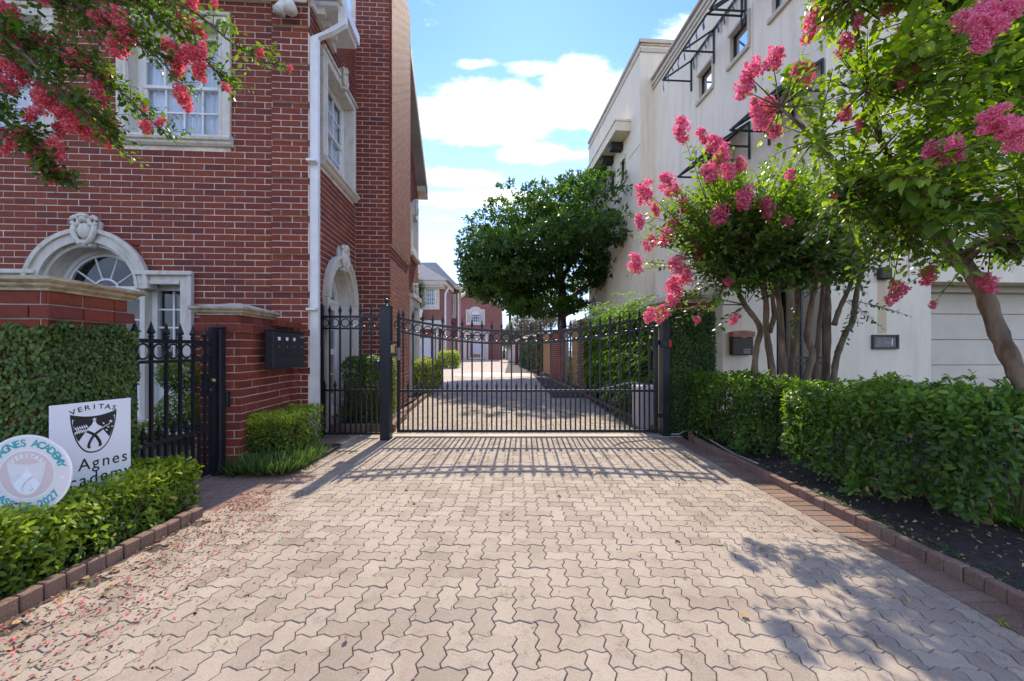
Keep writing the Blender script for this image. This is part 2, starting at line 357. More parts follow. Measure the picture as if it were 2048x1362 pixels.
def mat_glass(name, tint=(.9, .95, 1.0)):
    m = M(name); t = NT(m)
    g = t.N('ShaderNodeBsdfGlossy', {'Color': (.95, .97, 1, 1), 'Roughness': .02}).outputs[0]
    tr = t.N('ShaderNodeBsdfTransparent', {'Color': (*tint, 1)}).outputs[0]
    fr = t.N('ShaderNodeLayerWeight', {'Blend': .18}).outputs[0]
    t.done(t.N('ShaderNodeMixShader', {0: t.mr(fr, 0, 1, .05, .8), 1: tr, 2: g}).outputs[0]); return m
MAT['glass'] = mat_glass('window_glass')
MAT['glass_blue'] = simple('sky_glass', (.10, .22, .27), .08, .2, 1, spec=.8)

# ------------------------------------------------------------------ leaves
LEAF8 = (np.array([[0,0,0],[-.42,.33,.1],[0,.36,0],[.42,.33,.1],[-.36,.68,.06],[0,.7,-.05],[.36,.68,.06],[0,1,-.16]], float),
         [(0,3,2),(0,2,1),(2,3,6,5),(2,5,4,1),(5,6,7),(5,7,4)])
LEAF4 = (np.array([[0,0,0],[-.36,.5,.08],[.36,.5,.08],[0,1,-.1]], float), [(0,2,1),(1,2,3)])
LEAFK = (np.array([[0,0,0],[-.30,.28,.1],[.30,.28,.1],[-.34,.68,.06],[.34,.68,.06],[0,1,-.1]], float), [(0,2,1),(1,2,4,3),(3,4,5)])
PETAL = (np.array([[-.35,0,0],[.35,0,0],[.5,.6,.2],[0,.9,.05],[-.5,.6,-.1]], float), [(0,1,2,3,4)])
BLADE = (np.array([[-.5,0,0],[.5,0,0],[.42,.4,.28],[-.42,.4,.28],[.3,.75,.36],[-.3,.75,.36],[0,1,.25]], float), [(0,1,2,3),(3,2,4,5),(5,4,6)])
def norm(a): return a/np.maximum(np.linalg.norm(a, axis=1, keepdims=True), 1e-9)
def leaf_mesh(name, mat, pos, along, up, length, width, tone, tpl=LEAF4):
    """pos N3; along = leaf axis, up = leaf normal; length, width N"""
    tv, tf = tpl; y = norm(along); x = norm(np.cross(y, up)); z = np.cross(x, y); n = len(pos)
    L = length[:, None, None]; W = width[:, None, None]
    v = pos[:, None, :] + tv[None, :, 0:1]*W*x[:, None, :] + tv[None, :, 1:2]*L*y[:, None, :] + tv[None, :, 2:3]*L*z[:, None, :]
    k = len(tv); verts = v.reshape(-1, 3)
    loops = np.concatenate([np.array(f) for f in tf]); nl = len(loops)
    starts = np.cumsum([0]+[len(f) for f in tf][:-1]); tot = np.array([len(f) for f in tf])
    li = (loops[None, :]+(np.arange(n)*k)[:, None]).ravel(); ls = (starts[None, :]+(np.arange(n)*nl)[:, None]).ravel()
    me = bpy.data.meshes.new(name); me.vertices.add(len(verts)); me.vertices.foreach_set('co', verts.ravel().astype(np.float32))
    me.loops.add(len(li)); me.loops.foreach_set('vertex_index', li.astype(np.int32))
    me.polygons.add(len(ls)); me.polygons.foreach_set('loop_start', ls.astype(np.int32))
    me.materials.append(mat); me.update(calc_edges=True)
    at = me.attributes.new('tone', 'FLOAT', 'POINT'); at.data.foreach_set('value', np.repeat(tone, k).astype(np.float32))
    return me
def sines(p, f, seed):
    r = np.random.default_rng(seed); o = np.zeros(len(p))
    for i in range(5):
        k = r.normal(size=3); k /= np.linalg.norm(k); o += np.sin(p@k*f*(1+.7*i)+r.uniform(0, 6.3))/(1+.5*i)
    return o/2.2
def box_foliage(lo, hi, n, size, seed, amp=.05, depth=.12, skip_bottom=True, freq=7, rot=None):
    """leaf positions in a lumpy shell of a box; returns pos, outward normal, height fraction"""
    r = np.random.default_rng(seed); lo = np.array(lo, float); hi = np.array(hi, float); e = hi-lo
    ar = np.array([e[1]*e[2], e[1]*e[2], e[0]*e[2], e[0]*e[2], e[0]*e[1]*1.3, 0]); ar /= ar.sum()
    fc = r.choice(6, n, p=ar); q = r.random((n, 3)); nr = np.zeros((n, 3)); p = lo+q*e
    for i, (a, s) in enumerate([(0, -1), (0, 1), (1, -1), (1, 1), (2, 1)]):
        mk = fc == i; p[mk, a] = lo[a] if s < 0 else hi[a]; nr[mk, a] = s
    c = (lo+hi)/2; w = (p-c)/(e/2); rd = norm(w*np.abs(w)**3+nr*.5)       # round the edges
    corner = (np.abs(w)**6).sum(1)-1
    dp = sines(p, freq, seed)*amp + sines(p, freq*3, seed+1)*amp*.5 - np.clip(corner, 0, 2)*amp*.9 - r.random(n)**2*depth
    return p+nr*dp[:, None], norm(nr+rd*.8), (p[:, 2]-lo[2])/e[2]
def tilt(nr, r, spread=.8, upb=.35):
    n = len(nr); up = norm(nr+r.normal(size=(n, 3))*spread*.6+np.array([0, 0, upb]))
    al = norm(np.cross(up, r.normal(size=(n, 3)))+nr*.35); return al, up
# ------------------------------------------------------------------ brickwork
def unit_brick(name, mat):
    mb = MB(); mb.tone = -1.0
    F = XY; mb.box(F, 0, 1, -1, 0, 0, 1); mb.f = [f for i, f in enumerate(mb.f) if i != 2]   # no back face
    return mb.mesh(name, mat)
def course_fill(out, F, u0, u1, z0, z1, excl=None, L=.27, H=.088, m=.0115, proud=0.0, depth=.03, bond0=0, jit=.0012, rowfn=None):
    k = 0; z = z0
    while z+H*.5 < z1:
        zt = min(z+H, z1) - m; pr = proud if rowfn is None else rowfn(k)
        ex = sorted(excl(z+H/2)) if excl else []
        seg = []; a = u0
        for e0, e1 in ex:
            if e0 > a: seg.append((a, min(e0, u1)))
            a = max(a, e1)
        if a < u1: seg.append((a, u1))
        off = ((k+bond0) % 2)*L/2
        for s0, s1 in seg:
            i = math.floor((s0-u0-off)/L)
            while u0+off+i*L < s1-.004:
                a = max(s0, u0+off+i*L+random.uniform(-.0025, .0025)); b = min(s1, u0+off+(i+1)*L)-m+random.uniform(-.0025, .0025); i += 1
                if b-a > .018: out.append([F, a, b, pr+random.uniform(-jit, jit), depth, z+random.uniform(-.0012, .0012), zt+random.uniform(-.0012, .0012), random.random()])
        z += H; k += 1
    return out
UNITS = {}
def screen_size(F, a, b, z0, z1, n=0):
    c = F((a+b)/2, n, (z0+z1)/2)
    if c.y < .3: return 0
    px = 1024+c.x/c.y*FP; py = 700-(c.z-CH)/c.y*FP
    if not (0 <= px <= 2048 and 0 <= py <= 1362): return 0
    v = Vector((c.x, c.y, c.z-CH)); cosn = abs(v.normalized().dot(F.N))
    return (b-a)*(z1-z0)*cosn/c.y**2
def emit(bricks, parent, mat, nmax=300, name='brick', rest='brickwork', hide=None):
    key = (name, mat.name)
    if key not in UNITS: UNITS[key] = unit_brick(name, mat)
    sc_ = []
    for i, (F, a, b, n, dp, z0, z1, t) in enumerate(bricks):
        w = screen_size(F, a, b, z0, z1)
        if w and hide and hide(F((a+b)/2, 0, (z0+z1)/2)): w = 0
        sc_.append((w, i))
    sc_.sort(reverse=True); single = set(i for w, i in sc_[:nmax] if w > 0)
    mb = MB()
    for i, (F, a, b, n, dp, z0, z1, t) in enumerate(bricks):
        if i in single:
            o = link(name, UNITS[key], parent, F(a, n, z0))
            ang = math.atan2(F.U.y, F.U.x)
            flip = F.U.cross(ZD).dot(F.N) < 0   # unit brick: +y is outward when U x ... handled by rotation sign
            o.rotation_euler = (0, 0, ang); o.scale = (b-a, dp if Vector((-F.U.y, F.U.x, 0)).dot(F.N) > 0 else -dp, z1-z0)
        else:
            mb.tone = t; mb.box(F, a, b, n-dp, n, z0, z1); del mb.f[-6]; 
    if mb.f: mb.build(rest, mat, parent, kind='stuff')
HF = Frame((-2.856, 5.95, 0), RD, -SD)             # front wall of the left house (u runs left negative)
HS = Frame((-2.856, 5.95, 0), SD, RD)              # its side wall, u runs away from the camera
S1 = 2.23                                          # where the projecting bay starts
CFm = HS.at(S1); CF = Frame(CFm.o, RD, -SD)        # front face of the bay
BW = .652
CS = Frame(CF(BW, 0, 0), SD, RD)                   # side face of the bay
BL = 3.62
def quad_wall(mb, F, u0, u1, z0, z1, n=-.0045, thick=.12, holes=()):
    """mortar backing with rectangular holes"""
    us = sorted({u0, u1, *[h[i] for h in holes for i in (0, 1)]}); zs = sorted({z0, z1, *[h[i] for h in holes for i in (2, 3)]})
    for i in range(len(us)-1):
        for j in range(len(zs)-1):
            a, b, c, d = us[i], us[i+1], zs[j], zs[j+1]
            if b-a < 1e-6 or d-c < 1e-6: continue
            if any(h[0] <= (a+b)/2 <= h[1] and h[2] <= (c+d)/2 <= h[3] for h in holes): continue
            mb.box(F, a, b, n-thick, n, c, d)
def cartouche(parent, F, u, z, w, h, name='keystone'):
    mb = MB()
    mb.prism(F, [(u-w*.28, z-h*.5), (u+w*.28, z-h*.5), (u+w*.42, z-h*.1), (u+w*.5, z+h*.3), (u+w*.25, z+h*.5), (u-w*.25, z+h*.5), (u-w*.5, z+h*.3), (u-w*.42, z-h*.1)], .0, .07)
    mb.ell(F, u, .09, z+h*.02, w*.26, .06, h*.26, 14, 8)
    for s in (-1, 1):
        for k in range(9):
            pass
        mb.tube([F(u+s*(w*.30+w*.14*math.cos(a))+s*w*.02, .10, z+h*.33+h*.13*math.sin(a)) for a in [i*.75 for i in range(9)]], .018*w/.2, 6)
        mb.tube([F(u+s*w*.36, .09, z+h*.2), F(u+s*w*.40, .11, z), F(u+s*w*.28, .11, z-h*.25), F(u+s*w*.12, .12, z-h*.40), F(u, .12, z-h*.34)], [.022*w/.2]*5, 6)
    mb.ell(F, u, .10, z+h*.40, w*.2, .05, h*.12, 10, 6); mb.ell(F, u, .09, z-h*.44, w*.30, .05, h*.09, 10, 6)
    for k in range(7): mb.ell(F, u-w*.18+w*.06*k, .13, z+h*.47+(.5-abs(k-3)/6)*h*.06, w*.05, .025, h*.07, 6, 5)
    mb.build(name, MAT['stone'], parent, smooth=True)
def panes(win, F, u0, u1, z0, z1, cols, rows, n, bar=.022, mat='white', glass='glass', depth=.03, name='muntin'):
    mb = MB()
    for i in range(1, cols):
        u = u0+(u1-u0)*i/cols; mb.box(F, u-bar/2, u+bar/2, n, n+depth, z0, z1)
    for j in range(1, rows):
        z = z0+(z1-z0)*j/rows
        for i in range(cols):
            a = u0+(u1-u0)*i/cols+(bar/2 if i else 0); b = u0+(u1-u0)*(i+1)/cols-(bar/2 if i < cols-1 else 0)
            mb.box(F, a, b, n+.001, n+depth-.001, z-bar/2, z+bar/2)
    if mb.f: mb.build(name, MAT[mat], win)
    for i in range(cols):
        for j in range(rows):
            a = u0+(u1-u0)*i/cols+.001; b = u0+(u1-u0)*(i+1)/cols-.001; c = z0+(z1-z0)*j/rows+.001; d = z0+(z1-z0)*(j+1)/rows-.001
            g = MB(); e = random.uniform(-.0018, .0018); f = random.uniform(-.0018, .0018); nn = n+.008
            g.add([F(a, nn+e, c), F(b, nn-e, c), F(b, nn-e+f, d), F(a, nn+e+f, d)], [(0, 1, 2, 3)]); g.build('pane', MAT[glass], win)
def rect_frame(mb, F, u0, u1, z0, z1, w, n0, n1, wb=None):
    wb = w if wb is None else wb
    mb.box(F, u0, u0+w, n0, n1, z0, z1); mb.box(F, u1-w, u1, n0, n1, z0, z1)
    mb.box(F, u0+w, u1-w, n0, n1-.002, z0, z0+wb); mb.box(F, u0+w, u1-w, n0, n1-.002, z1-w, z1)
def curtain(win, F, u0, u1, z0, z1, n, gap=.0):
    mb = MB(); k = 60
    vs = []
    for i in range(k+1):
        u = u0+(u1-u0)*i/k; d = n+.03*math.sin(i*1.35+.6*math.sin(i*.5))+.012*math.sin(i*3.1)
        vs += [F(u, d, z0), F(u, d, z1)]
    mb.add(vs, [(2*i, 2*i+2, 2*i+3, 2*i+1) for i in range(k)]); mb.build('curtain', MAT['curtain'], win, smooth=True)
def hung_window(house, F, u0, u1, z0, z1, cart=True, cols=4, rows=2, curt=True):
    """outer stone box u0..u1, z0..z1 (z0 = top of sill)"""
    tw = .155; n_in = -.16; win = MB()
    a0, a1, b0, b1 = u0+tw, u1-tw, z0+.0, z1-tw
    rect_frame(win, F, a0, a1, b0, b1, .05, n_in-.05, n_in+.02)
    f = .05; zm = (b0+b1)/2-.01
    for (zz0, zz1, nn) in ((b0+f, zm+.02, n_in-.035), (zm-.02, b1-f, n_in-.012)):
        rect_frame(win, F, a0+f, a1-f, zz0, zz1, .042, nn-.018, nn+.02)
    w = win.build('window', MAT['white'], house)
    for (zz0, zz1, nn) in ((b0+f, zm+.02, n_in-.035), (zm-.02, b1-f, n_in-.012)):
        panes(w, F, a0+f+.042, a1-f-.042, zz0+.042, zz1-.042, cols, rows, nn-.014)
    su = MB()
    for (p, q) in ((u0, u0+tw), (u1-tw, u1)):
        su.bbox(F, p, q, -.18, .045, z0, z1-tw-.004, .008)
        e = q-.05 if p == u0 else p+.015
        su.bbox(F, e, e+.035, .04, .06, z0, z1-tw-.006, .006)
        for zz in (z0+(z1-z0)*.33, z0+(z1-z0)*.68): pass
    su.bbox(F, u0, u1, -.18, .047, z1-tw, z1, .008); su.bbox(F, u0-.02, u1+.02, .04, .075, z1-.045, z1+.005, .01)
    su.build('surround', MAT['stone'], w)
    si = MB(); r = .05
    prof = [(-.18, z0), (.06, z0), (.095, z0-.012), (.11, z0-.045), (.10, z0-.075), (.07, z0-.09), (.06, z0-.115), (.03, z0-.14), (-.03, z0-.145), (-.18, z0-.145)]
    A = [F(u0-.03, n, z-.002) for n, z in prof]; B = [F(u1+.03, n, z-.002) for n, z in prof]; k = len(prof)
    si.add(A+B, [tuple(range(k)), tuple(range(2*k-1, k-1, -1))]+[(i, k+i, k+(i+1) % k, (i+1) % k) for i in range(k)])
    si.build('sill', MAT['stone'], w)
    rm = MB(); rm.box(F, a0-.2, a1+.2, -1.2, -.9, b0-.3, b1+.3); rm.build('room', MAT['room'], w)
    if curt: curtain(w, F, a0+.03, a1-.03, b0+.02, b1-.02, -.255)
    if cart: cartouche(w, F, (u0+u1)/2, z1-.02, .24, .34)
    return (a0, a1, b0-.0, b1)
house = thing('brick_house', HF(-1, 0, 0), 'large red brick house at left with white windows and arched stone surrounds', 'house')
WT = 6.22
# openings
wx0 = HF.on(236, 150)[0]; wx1 = HF.on(463, 150)[0]
UW = (wx0, wx1, 4.24, 5.92)
sp = wx1-wx0; g2 = HF.on(113, 150)[0]
UW2 = (g2-sp, g2, 4.24, 5.92)
pc = -2.85; prr = .78; spz = 2.13; phw = 1.33; ptop = 2.36
def ex_front(z):
    e = []
    for w in (UW, UW2):
        if w[2]-.15 < z < w[3]: e.append((w[0]+.01, w[1]-.01))
    if z < ptop: e.append((pc-phw+.01, pc+phw-.01))
    elif z < spz+prr-.02: h = math.sqrt(max(0, (prr-.02)**2-(z-spz)**2)); e.append((pc-h, pc+h))
    return e
UP = HF.on(545, 400)[0]
B = []
course_fill(B, HF, -8.0, UP, .0, WT, ex_front)
course_fill(B, HF, UP+.004, 0.03, .0, WT, None, proud=0, depth=.06, bond0=1, rowfn=lambda k: .012 if k % 6 == 5 else .045)
SW = (.47, 2.12, 4.24, 5.92)
AD = (.50, 2.10, .25, 2.92); adc = 1.30; adr = .76; adz = 2.12
def ex_side(z):
    e = [(-1, .0)]
    if SW[2]-.15 < z < SW[3]: e.append((SW[0]+.01, SW[1]-.01))
    if z < adz: e.append((adc-adr+.02, adc+adr-.02))
    elif z < adz+adr-.02: h = math.sqrt(max(0, (adr-.02)**2-(z-adz)**2)); e.append((adc-h, adc+h))
    return e
course_fill(B, HS, 0.0, S1, .0, WT+1.2, ex_side, depth=.03)
course_fill(B, HS, 0.0, .22, .0, WT, None, proud=.0, depth=.04, bond0=0, rowfn=lambda k: .006 if k % 6 == 5 else .03)
ZL = 3.36
course_fill(B, CF, 0.0, BW-.0, .0, 9.4, None, bond0=1)
CB = CS.at(0, -.25)
BL2 = 5.2
CW = (CB.on(819, 450)[0], CB.on(833.5, 450)[0]); cw0, cw1 = CW
def rake(u): return 8.73-.712*(u-2.04)
wz0, wz1 = CB.on(826, 512)[1], CB.on(826, 418)[1]; dz1 = CB.on(826, 600)[1]
def ex_cs(z):
    e = []
    if wz0 < z < wz1: e.append((cw0, cw1))
    if z < dz1: e.append((cw0+.05, cw1+.2))
    if z > rake(BL2)-.2: e.append((max(2.1, (8.73-.2-z)/.712+2.04), 19))
    return e
course_fill(B, CS, 0.0, 2.1, .0, ZL, None)
course_fill(B, CB, 2.1, BL2, .0, 8.6, ex_cs)
course_fill(B, CS, 0.0, 2.1, ZL+.01, 9.4, None, proud=.035, depth=.05)
course_fill(B, CF, BW-.02, BW+.045, ZL+.01, 9.4, None, proud=.0, depth=.05)
wl_ = MB(); wl_.tone = .5
quad_wall(wl_, HF, -8.0, .0, -.05, WT, holes=[(UW[0]+.02, UW[1]-.02, UW[2]-.12, UW[3]-.02), (UW2[0]+.02, UW2[1]-.02, UW2[2]-.12, UW2[3]-.02), (pc-phw+.03, pc+phw-.03, -.05, ptop-.02), (pc-.62, pc+.62, ptop-.02, 2.80)])
for k_ in range(12):
    z_ = k_*6*.088; wl_.box(HF, UP+.01, .026, -.006, .041, z_-.001 if k_ else -.05, min(WT, z_+5*.088-.006)); wl_.box(HF, UP+.01, .002, -.006, .008, z_+5*.088-.006, min(WT, z_+6*.088-.001)) if z_+5*.088 < WT else None
    wl_.box(HS, .0, .215, -.006, .026, z_-.001 if k_ else -.05, min(WT, z_+5*.088-.006))
quad_wall(wl_, HS, .125, S1, -.05, WT+1.2, holes=[(SW[0]+.02, SW[1]-.02, SW[2]-.12, SW[3]-.02), (adc-.62, adc+.62, .2, 2.72)])
quad_wall(wl_, CF, -.1, BW-.01, -.05, 9.4)
quad_wall(wl_, CS, .125, 2.08, -.05, 9.4)
quad_wall(wl_, CB, 2.0, BL2, -.05, 6.2, holes=[(cw0+.03, cw1-.03, wz0+.03, wz1-.03), (cw0+.1, cw1+.1, .1, dz1-.05)])
quad_wall(wl_, CS, .125, 2.1, ZL+.01, 9.4, n=.028, thick=.03)
for i in range(24):
    u = 2.0+(BL2-2.0)*i/24; wl_.box(CB, u, u+(BL2-2.0)/24, -.13, -.0045, 6.2, max(6.22, rake(u)-.1))
wall = wl_.build('wall', MAT['mortar'], house)
emit(B, wall, MAT['brick'], 300, hide=lambda p: (1024+p.x/p.y*FP < 285 and 700-(p.z-CH)/p.y*FP > 545) or p.y < 5)
for w in (UW, UW2): hung_window(house, HF, *w, cart=False)
hung_window(house, HS, *SW, cols=3)
# roof, soffits, gutter return
rf = MB()
def roofslab(mb, pts, th=.12):
    n = (pts[1]-pts[0]).cross(pts[2]-pts[0]).normalized()
    if n.z < 0: n = -n
    b = len(pts); mb.add(pts+[p-n*th for p in pts], [tuple(range(b)), tuple(range(2*b-1, b-1, -1))]+[(i, b+i, b+(i+1) % b, (i+1) % b) for i in range(b)])
roofslab(rf, [HF(-8.3, .42, 6.47), HF(-.02, .42, 6.47), HF(-.02, -2.2, 7.6), HF(-8.3, -2.2, 7.6)])
roofslab(rf, [HF(-8.3, -2.21, 7.6), HF(-.2, -2.21, 7.6), HF(-.2, -4.4, 8.6), HF(-8.3, -4.4, 8.6)])
roofslab(rf, [HF(-8.3, -4.41, 8.6), HF(BW+.02, -4.41, 8.6), HF(BW+.02, -7.75, 6.22), HF(-8.3, -7.75, 6.22)])
roof = rf.build('roof', MAT['shingle'], house)
ev = MB()
ev.box(HF, -8.3, .36, -.02, .40, 6.235, 6.30); ev.box(HF, -8.3, .36, .34, .42, 6.30, 6.42); ev.box(HF, -8.3, 0.0, .0, .06, 6.12, 6.235)
ev.box(HS, .12, 1.0, .03, .37, 6.237, 6.298); ev.box(HS, -.3, 1.02, .33, .42, 6.303, 6.46); ev.box(HS, .1, .98, .0, .32, 6.31, 6.44)
ev.box(HS, .0, .95, .002, .07, 6.12, 6.233)
for i in range(8): ev.box(HF, -.42-i*.24, -.34-i*.24, .06, .18, 6.13, 6.233)
for i in range(3): ev.box(HS, .15+i*.24, .23+i*.24, .07, .17, 6.13, 6.233)
ev.build('cornice', MAT['white'], house)
rk = MB()
u_a, u_b = 2.12, 5.3
for n0, n1, za, zb in ((-.27, -.002, -.02, .02), (.0, .04, -.16, .06)):
    rk.prism(CS, [(u_a, rake(u_a)+za), (u_b, rake(u_b)+za), (u_b, rake(u_b)+zb), (u_a, rake(u_a)+zb)], n0, n1)
rk.prism(CS, [(u_b-.35, rake(u_b)-.03), (u_b+.06, rake(u_b)-.06), (u_b+.04, rake(u_b)-.30), (u_b-.3, rake(u_b)-.18)], -.3, -.003)
rk.build('rake_board', MAT['stucco_trim'], house)
# far small window and door of the bay, in stone
w = MB(); rect_frame(w, CB, cw0+.02, cw1-.02, wz0+.03, wz1-.03, .2, -.15, -.06); wo_ = w.build('window', MAT['white'], house)
panes(wo_, CB, cw0+.22, cw1-.22, wz0+.25, wz1-.25, 2, 4, -.12)
s_ = MB(); rect_frame(s_, CB, cw0-.02, cw1+.02, wz0, wz1, .2, -.1, .06); s_.box(CB, cw0-.05, cw1+.05, .0, .12, wz0-.1, wz0-.003); s_.build('surround', MAT['stone'], wo_)
cartouche(wo_, CB, (cw0+cw1)/2, wz1+.05, .34, .44)
d = MB(); d.box(CB, cw0+.12, cw1, -.14, -.1, .1, dz1-.1); do = d.build('door', MAT['door_white'], house)
s_ = MB(); rect_frame(s_, CB, cw0-.02, cw1+.12, .02, dz1, .22, -.1, .08); s_.box(CB, cw0-.06, cw1+.16, .0, .14, dz1+.002, dz1+.12); s_.build('surround', MAT['stone'], do)
cartouche(do, CB, (cw0+cw1)/2, dz1+.25, .34, .44)
# three-part arched window on the front
def arched(house, F, uc, r, zs, side, ztop, zb, cols, label):
    w = MB(); ri = r-.21; n0 = -.24
    w.arc(F, uc, zs, ri-.045, ri+.01, n0-.03, n0+.03, k=28); w.arc(F, uc, zs, ri-.085, ri-.05, n0-.03, n0+.012, k=28)
    for a in (0, 36, 72, 108, 144, 180)[1:-1] if side else (60, 120):
        p = math.radians(a); c, s = math.cos(p), math.sin(p)
        w.tube([F(uc+.17*c, n0+.0, zs+.17*s), F(uc+(ri-.06)*c, n0+.0, zs+(ri-.06)*s)], .012, 6)
    w.arc(F, uc, zs, .155, .18, n0-.012, n0+.012, k=14)
    rect_frame(w, F, uc-ri, uc+ri, zb, zs+.0, .06, n0-.03, n0+.03)
    w.box(F, uc-ri, uc+ri, n0-.02, n0+.04, zs-.004, zs+.065)
    o = w.build('arched_window', MAT['white'], house)
    g = MB(); k = 24; g.add([F(uc, n0, zs)]+[F(uc+(ri-.05)*math.cos(math.pi*i/k), n0-.002, zs+(ri-.05)*math.sin(math.pi*i/k)) for i in range(k+1)], [(0, i+1, i+2) for i in range(k)])
    g.build('fanlight_pane', MAT['glass'], o)
    zz = [zb+.06, zb+(zs-zb)*.5, zs-.06] if not side else [zb+.45, zs-.06]
    for a, b in zip(zz[:-1], zz[1:]):
        m2 = MB(); rect_frame(m2, F, uc-ri+.06, uc+ri-.06, a, b, .05, n0-.02, n0+.018); m2.build('sash', MAT['white'], o)
        panes(o, F, uc-ri+.11, uc+ri-.11, a+.05, b-.05, cols, 2 if not side else 4, n0-.012)
    if side:
        m2 = MB(); m2.box(F, uc-ri+.06, uc+ri-.06, n0-.02, n0+.018, zb+.06, zb+.448); m2.build('panel', MAT['white'], o)
    s = MB(); s.arc(F, uc, zs, r-.15, r, -.1, .07, k=32); s.arc(F, uc, zs, r-.035, r+.02, .06, .105, k=32); s.arc(F, uc, zs, r-.16, r-.125, .06, .085, k=32)
    s.arc(F, uc, zs, r-.205, r-.152, -.27, .02, k=32)
    if side:
        for sg in (-1, 1):
            x0, x1 = sorted((uc+sg*(r-.205), uc+sg*(r-.14)))
            s.box(F, x0, x1, -.27, -.06, zb-.1, zs)
            a, b = sorted((uc+sg*(side-.15), uc+sg*side)); s.bbox(F, a, b, -.26, .06, zb-.15, ztop-.0, .008)
            a, b = sorted((uc+sg*(side-.045), uc+sg*(side+.012))); s.bbox(F, a, b, .05, .085, zb-.15, ztop+.01, .006)
            a, b = sorted((uc+sg*(r-.03), uc+sg*(side-.151))); s.bbox(F, a, b, -.26, .05, ztop-.15, ztop, .008)
            a, b = sorted((uc+sg*(r-.16), uc+sg*(side+.03))); s.bbox(F, a, b, .045, .11, ztop-.05, ztop+.01, .01)
            a, b = sorted((uc+sg*(r-.19), uc+sg*(side-.152))); s.bbox(F, a, b, .0, .075, ztop-.17, ztop-.12, .008)
            # side light
            a, b = sorted((uc+sg*(r-.14), uc+sg*(side-.151))); q = MB(); rect_frame(q, F, a, b, zb, ztop-.152, .07, n0-.04, n0+.05)
            sl = q.build('side_light', MAT['white'], house)
            panes(sl, F, a+.07, b-.07, zb+.5, ztop-.23, 2, 5, n0-.012)
            q = MB(); q.box(F, a+.07, b-.07, n0-.03, n0+.03, zb+.07, zb+.498); q.build('panel', MAT['white'], sl)
        s.box(F, uc-side, uc+side, -.26, .08, zb-.2, zb-.002)
    else:
        for sg in (-1, 1):
            a, b = sorted((uc+sg*(r-.15), uc+sg*r)); s.bbox(F, a, b, -.1, .07, .1, zs-.002, .008)
            a, b = sorted((uc+sg*(r-.205), uc+sg*(r-.152))); s.box(F, a, b, -.27, .02, .1, zs-.002)
            a, b = sorted((uc+sg*(r-.035), uc+sg*(r+.02))); s.bbox(F, a, b, .06, .105, .1, zs-.004, .008)
        s.box(F, uc-r+.2, uc+r-.2, -.26, .06, zb-.16, zb-.002)
    s.build('surround', MAT['stone'], o, smooth=False)
    rm = MB(); ww = side if side else r; rm.box(F, uc-ww, uc+ww, -1.6, -1.4, 0, zs+r)
    rm.build('room', MAT['room'], o)
    cartouche(o, F, uc, zs+r-.03, .34, .42)
arched(house, HF, pc, prr, spz, phw, ptop, .35, 4, '')
arched(house, HS, adc, adr, adz, None, 2.9, .42, 3, '')
ic = MB(); ic.box(HF, -7.9, -1.75, -7.0, -1.75, 0, 6.1); ic.build('interior', MAT['room'], house)
# downspout
dn = MB(); X0 = HF(.03, .06, 0)
pp = [HS(.24, .40, 6.40), HS(.24, .40, 6.05), HS(.10, .25, 5.82), HS(.03, .085, 5.68), HS(.03, .085, 5.5), HS(.03, .085, .28)]
ds = thing('downspout', HS(.03, .085, 0), 'white rain downspout running down the corner of the brick house', 'downspout')
def rectpipe(mb, pts, w, d):
    vs = []; n = len(pts)
    for p in pts: vs += [p+HF.U*a+HF.N*b for a, b in ((-w, -d), (w, -d), (w, d), (-w, d))]
    fs = [(4*i+j, 4*i+(j+1) % 4, 4*i+4+(j+1) % 4, 4*i+4+j) for i in range(n-1) for j in range(4)]
    mb.add(vs, fs+[(3, 2, 1, 0), (4*n-4, 4*n-3, 4*n-2, 4*n-1)])
rectpipe(dn, pp, .055, .042)
dn.build('pipe', MAT['white'], ds)
q = MB(); c = HS(.03, .085, 0); q.lathe((c.x, c.y, 0), [(.062, .0), (.062, .2), (.072, .2), (.072, .26), (.06, .27), (.05, .3)], 16); q.build('drain_collar', MAT['white'], ds, smooth=False)
q = MB(); 
for z in (1.85, 3.9): q = MB(); q.box(HF, .022, .15, .03, .132, z, z+.03); q.build('strap', MAT['white'], ds)
# twin floodlight under the eave
fl = thing('floodlight', HF(-.28, .1, 6.1), 'white twin-head floodlight fixed under the eave of the brick house', 'floodlight')
q = MB(); q.lathe(HF(-.20, .13, 6.17), [(.055, 0), (.055, .05)], 14); q.build('mount', MAT['white'], fl)
for k, (du, dn_) in enumerate(((-.30, .20), (-.13, .24))):
    q = MB(); a = HF(-.2, .13, 6.16); b = HF(du, dn_, 5.86); v = (b-a).normalized()
    q.tube([a, a+v*.08, a+v*.12, a+v*.17, b], [.02, .03, .045, .055, .085], 16); q.build('lamp_head', MAT['white'], fl, smooth=True)

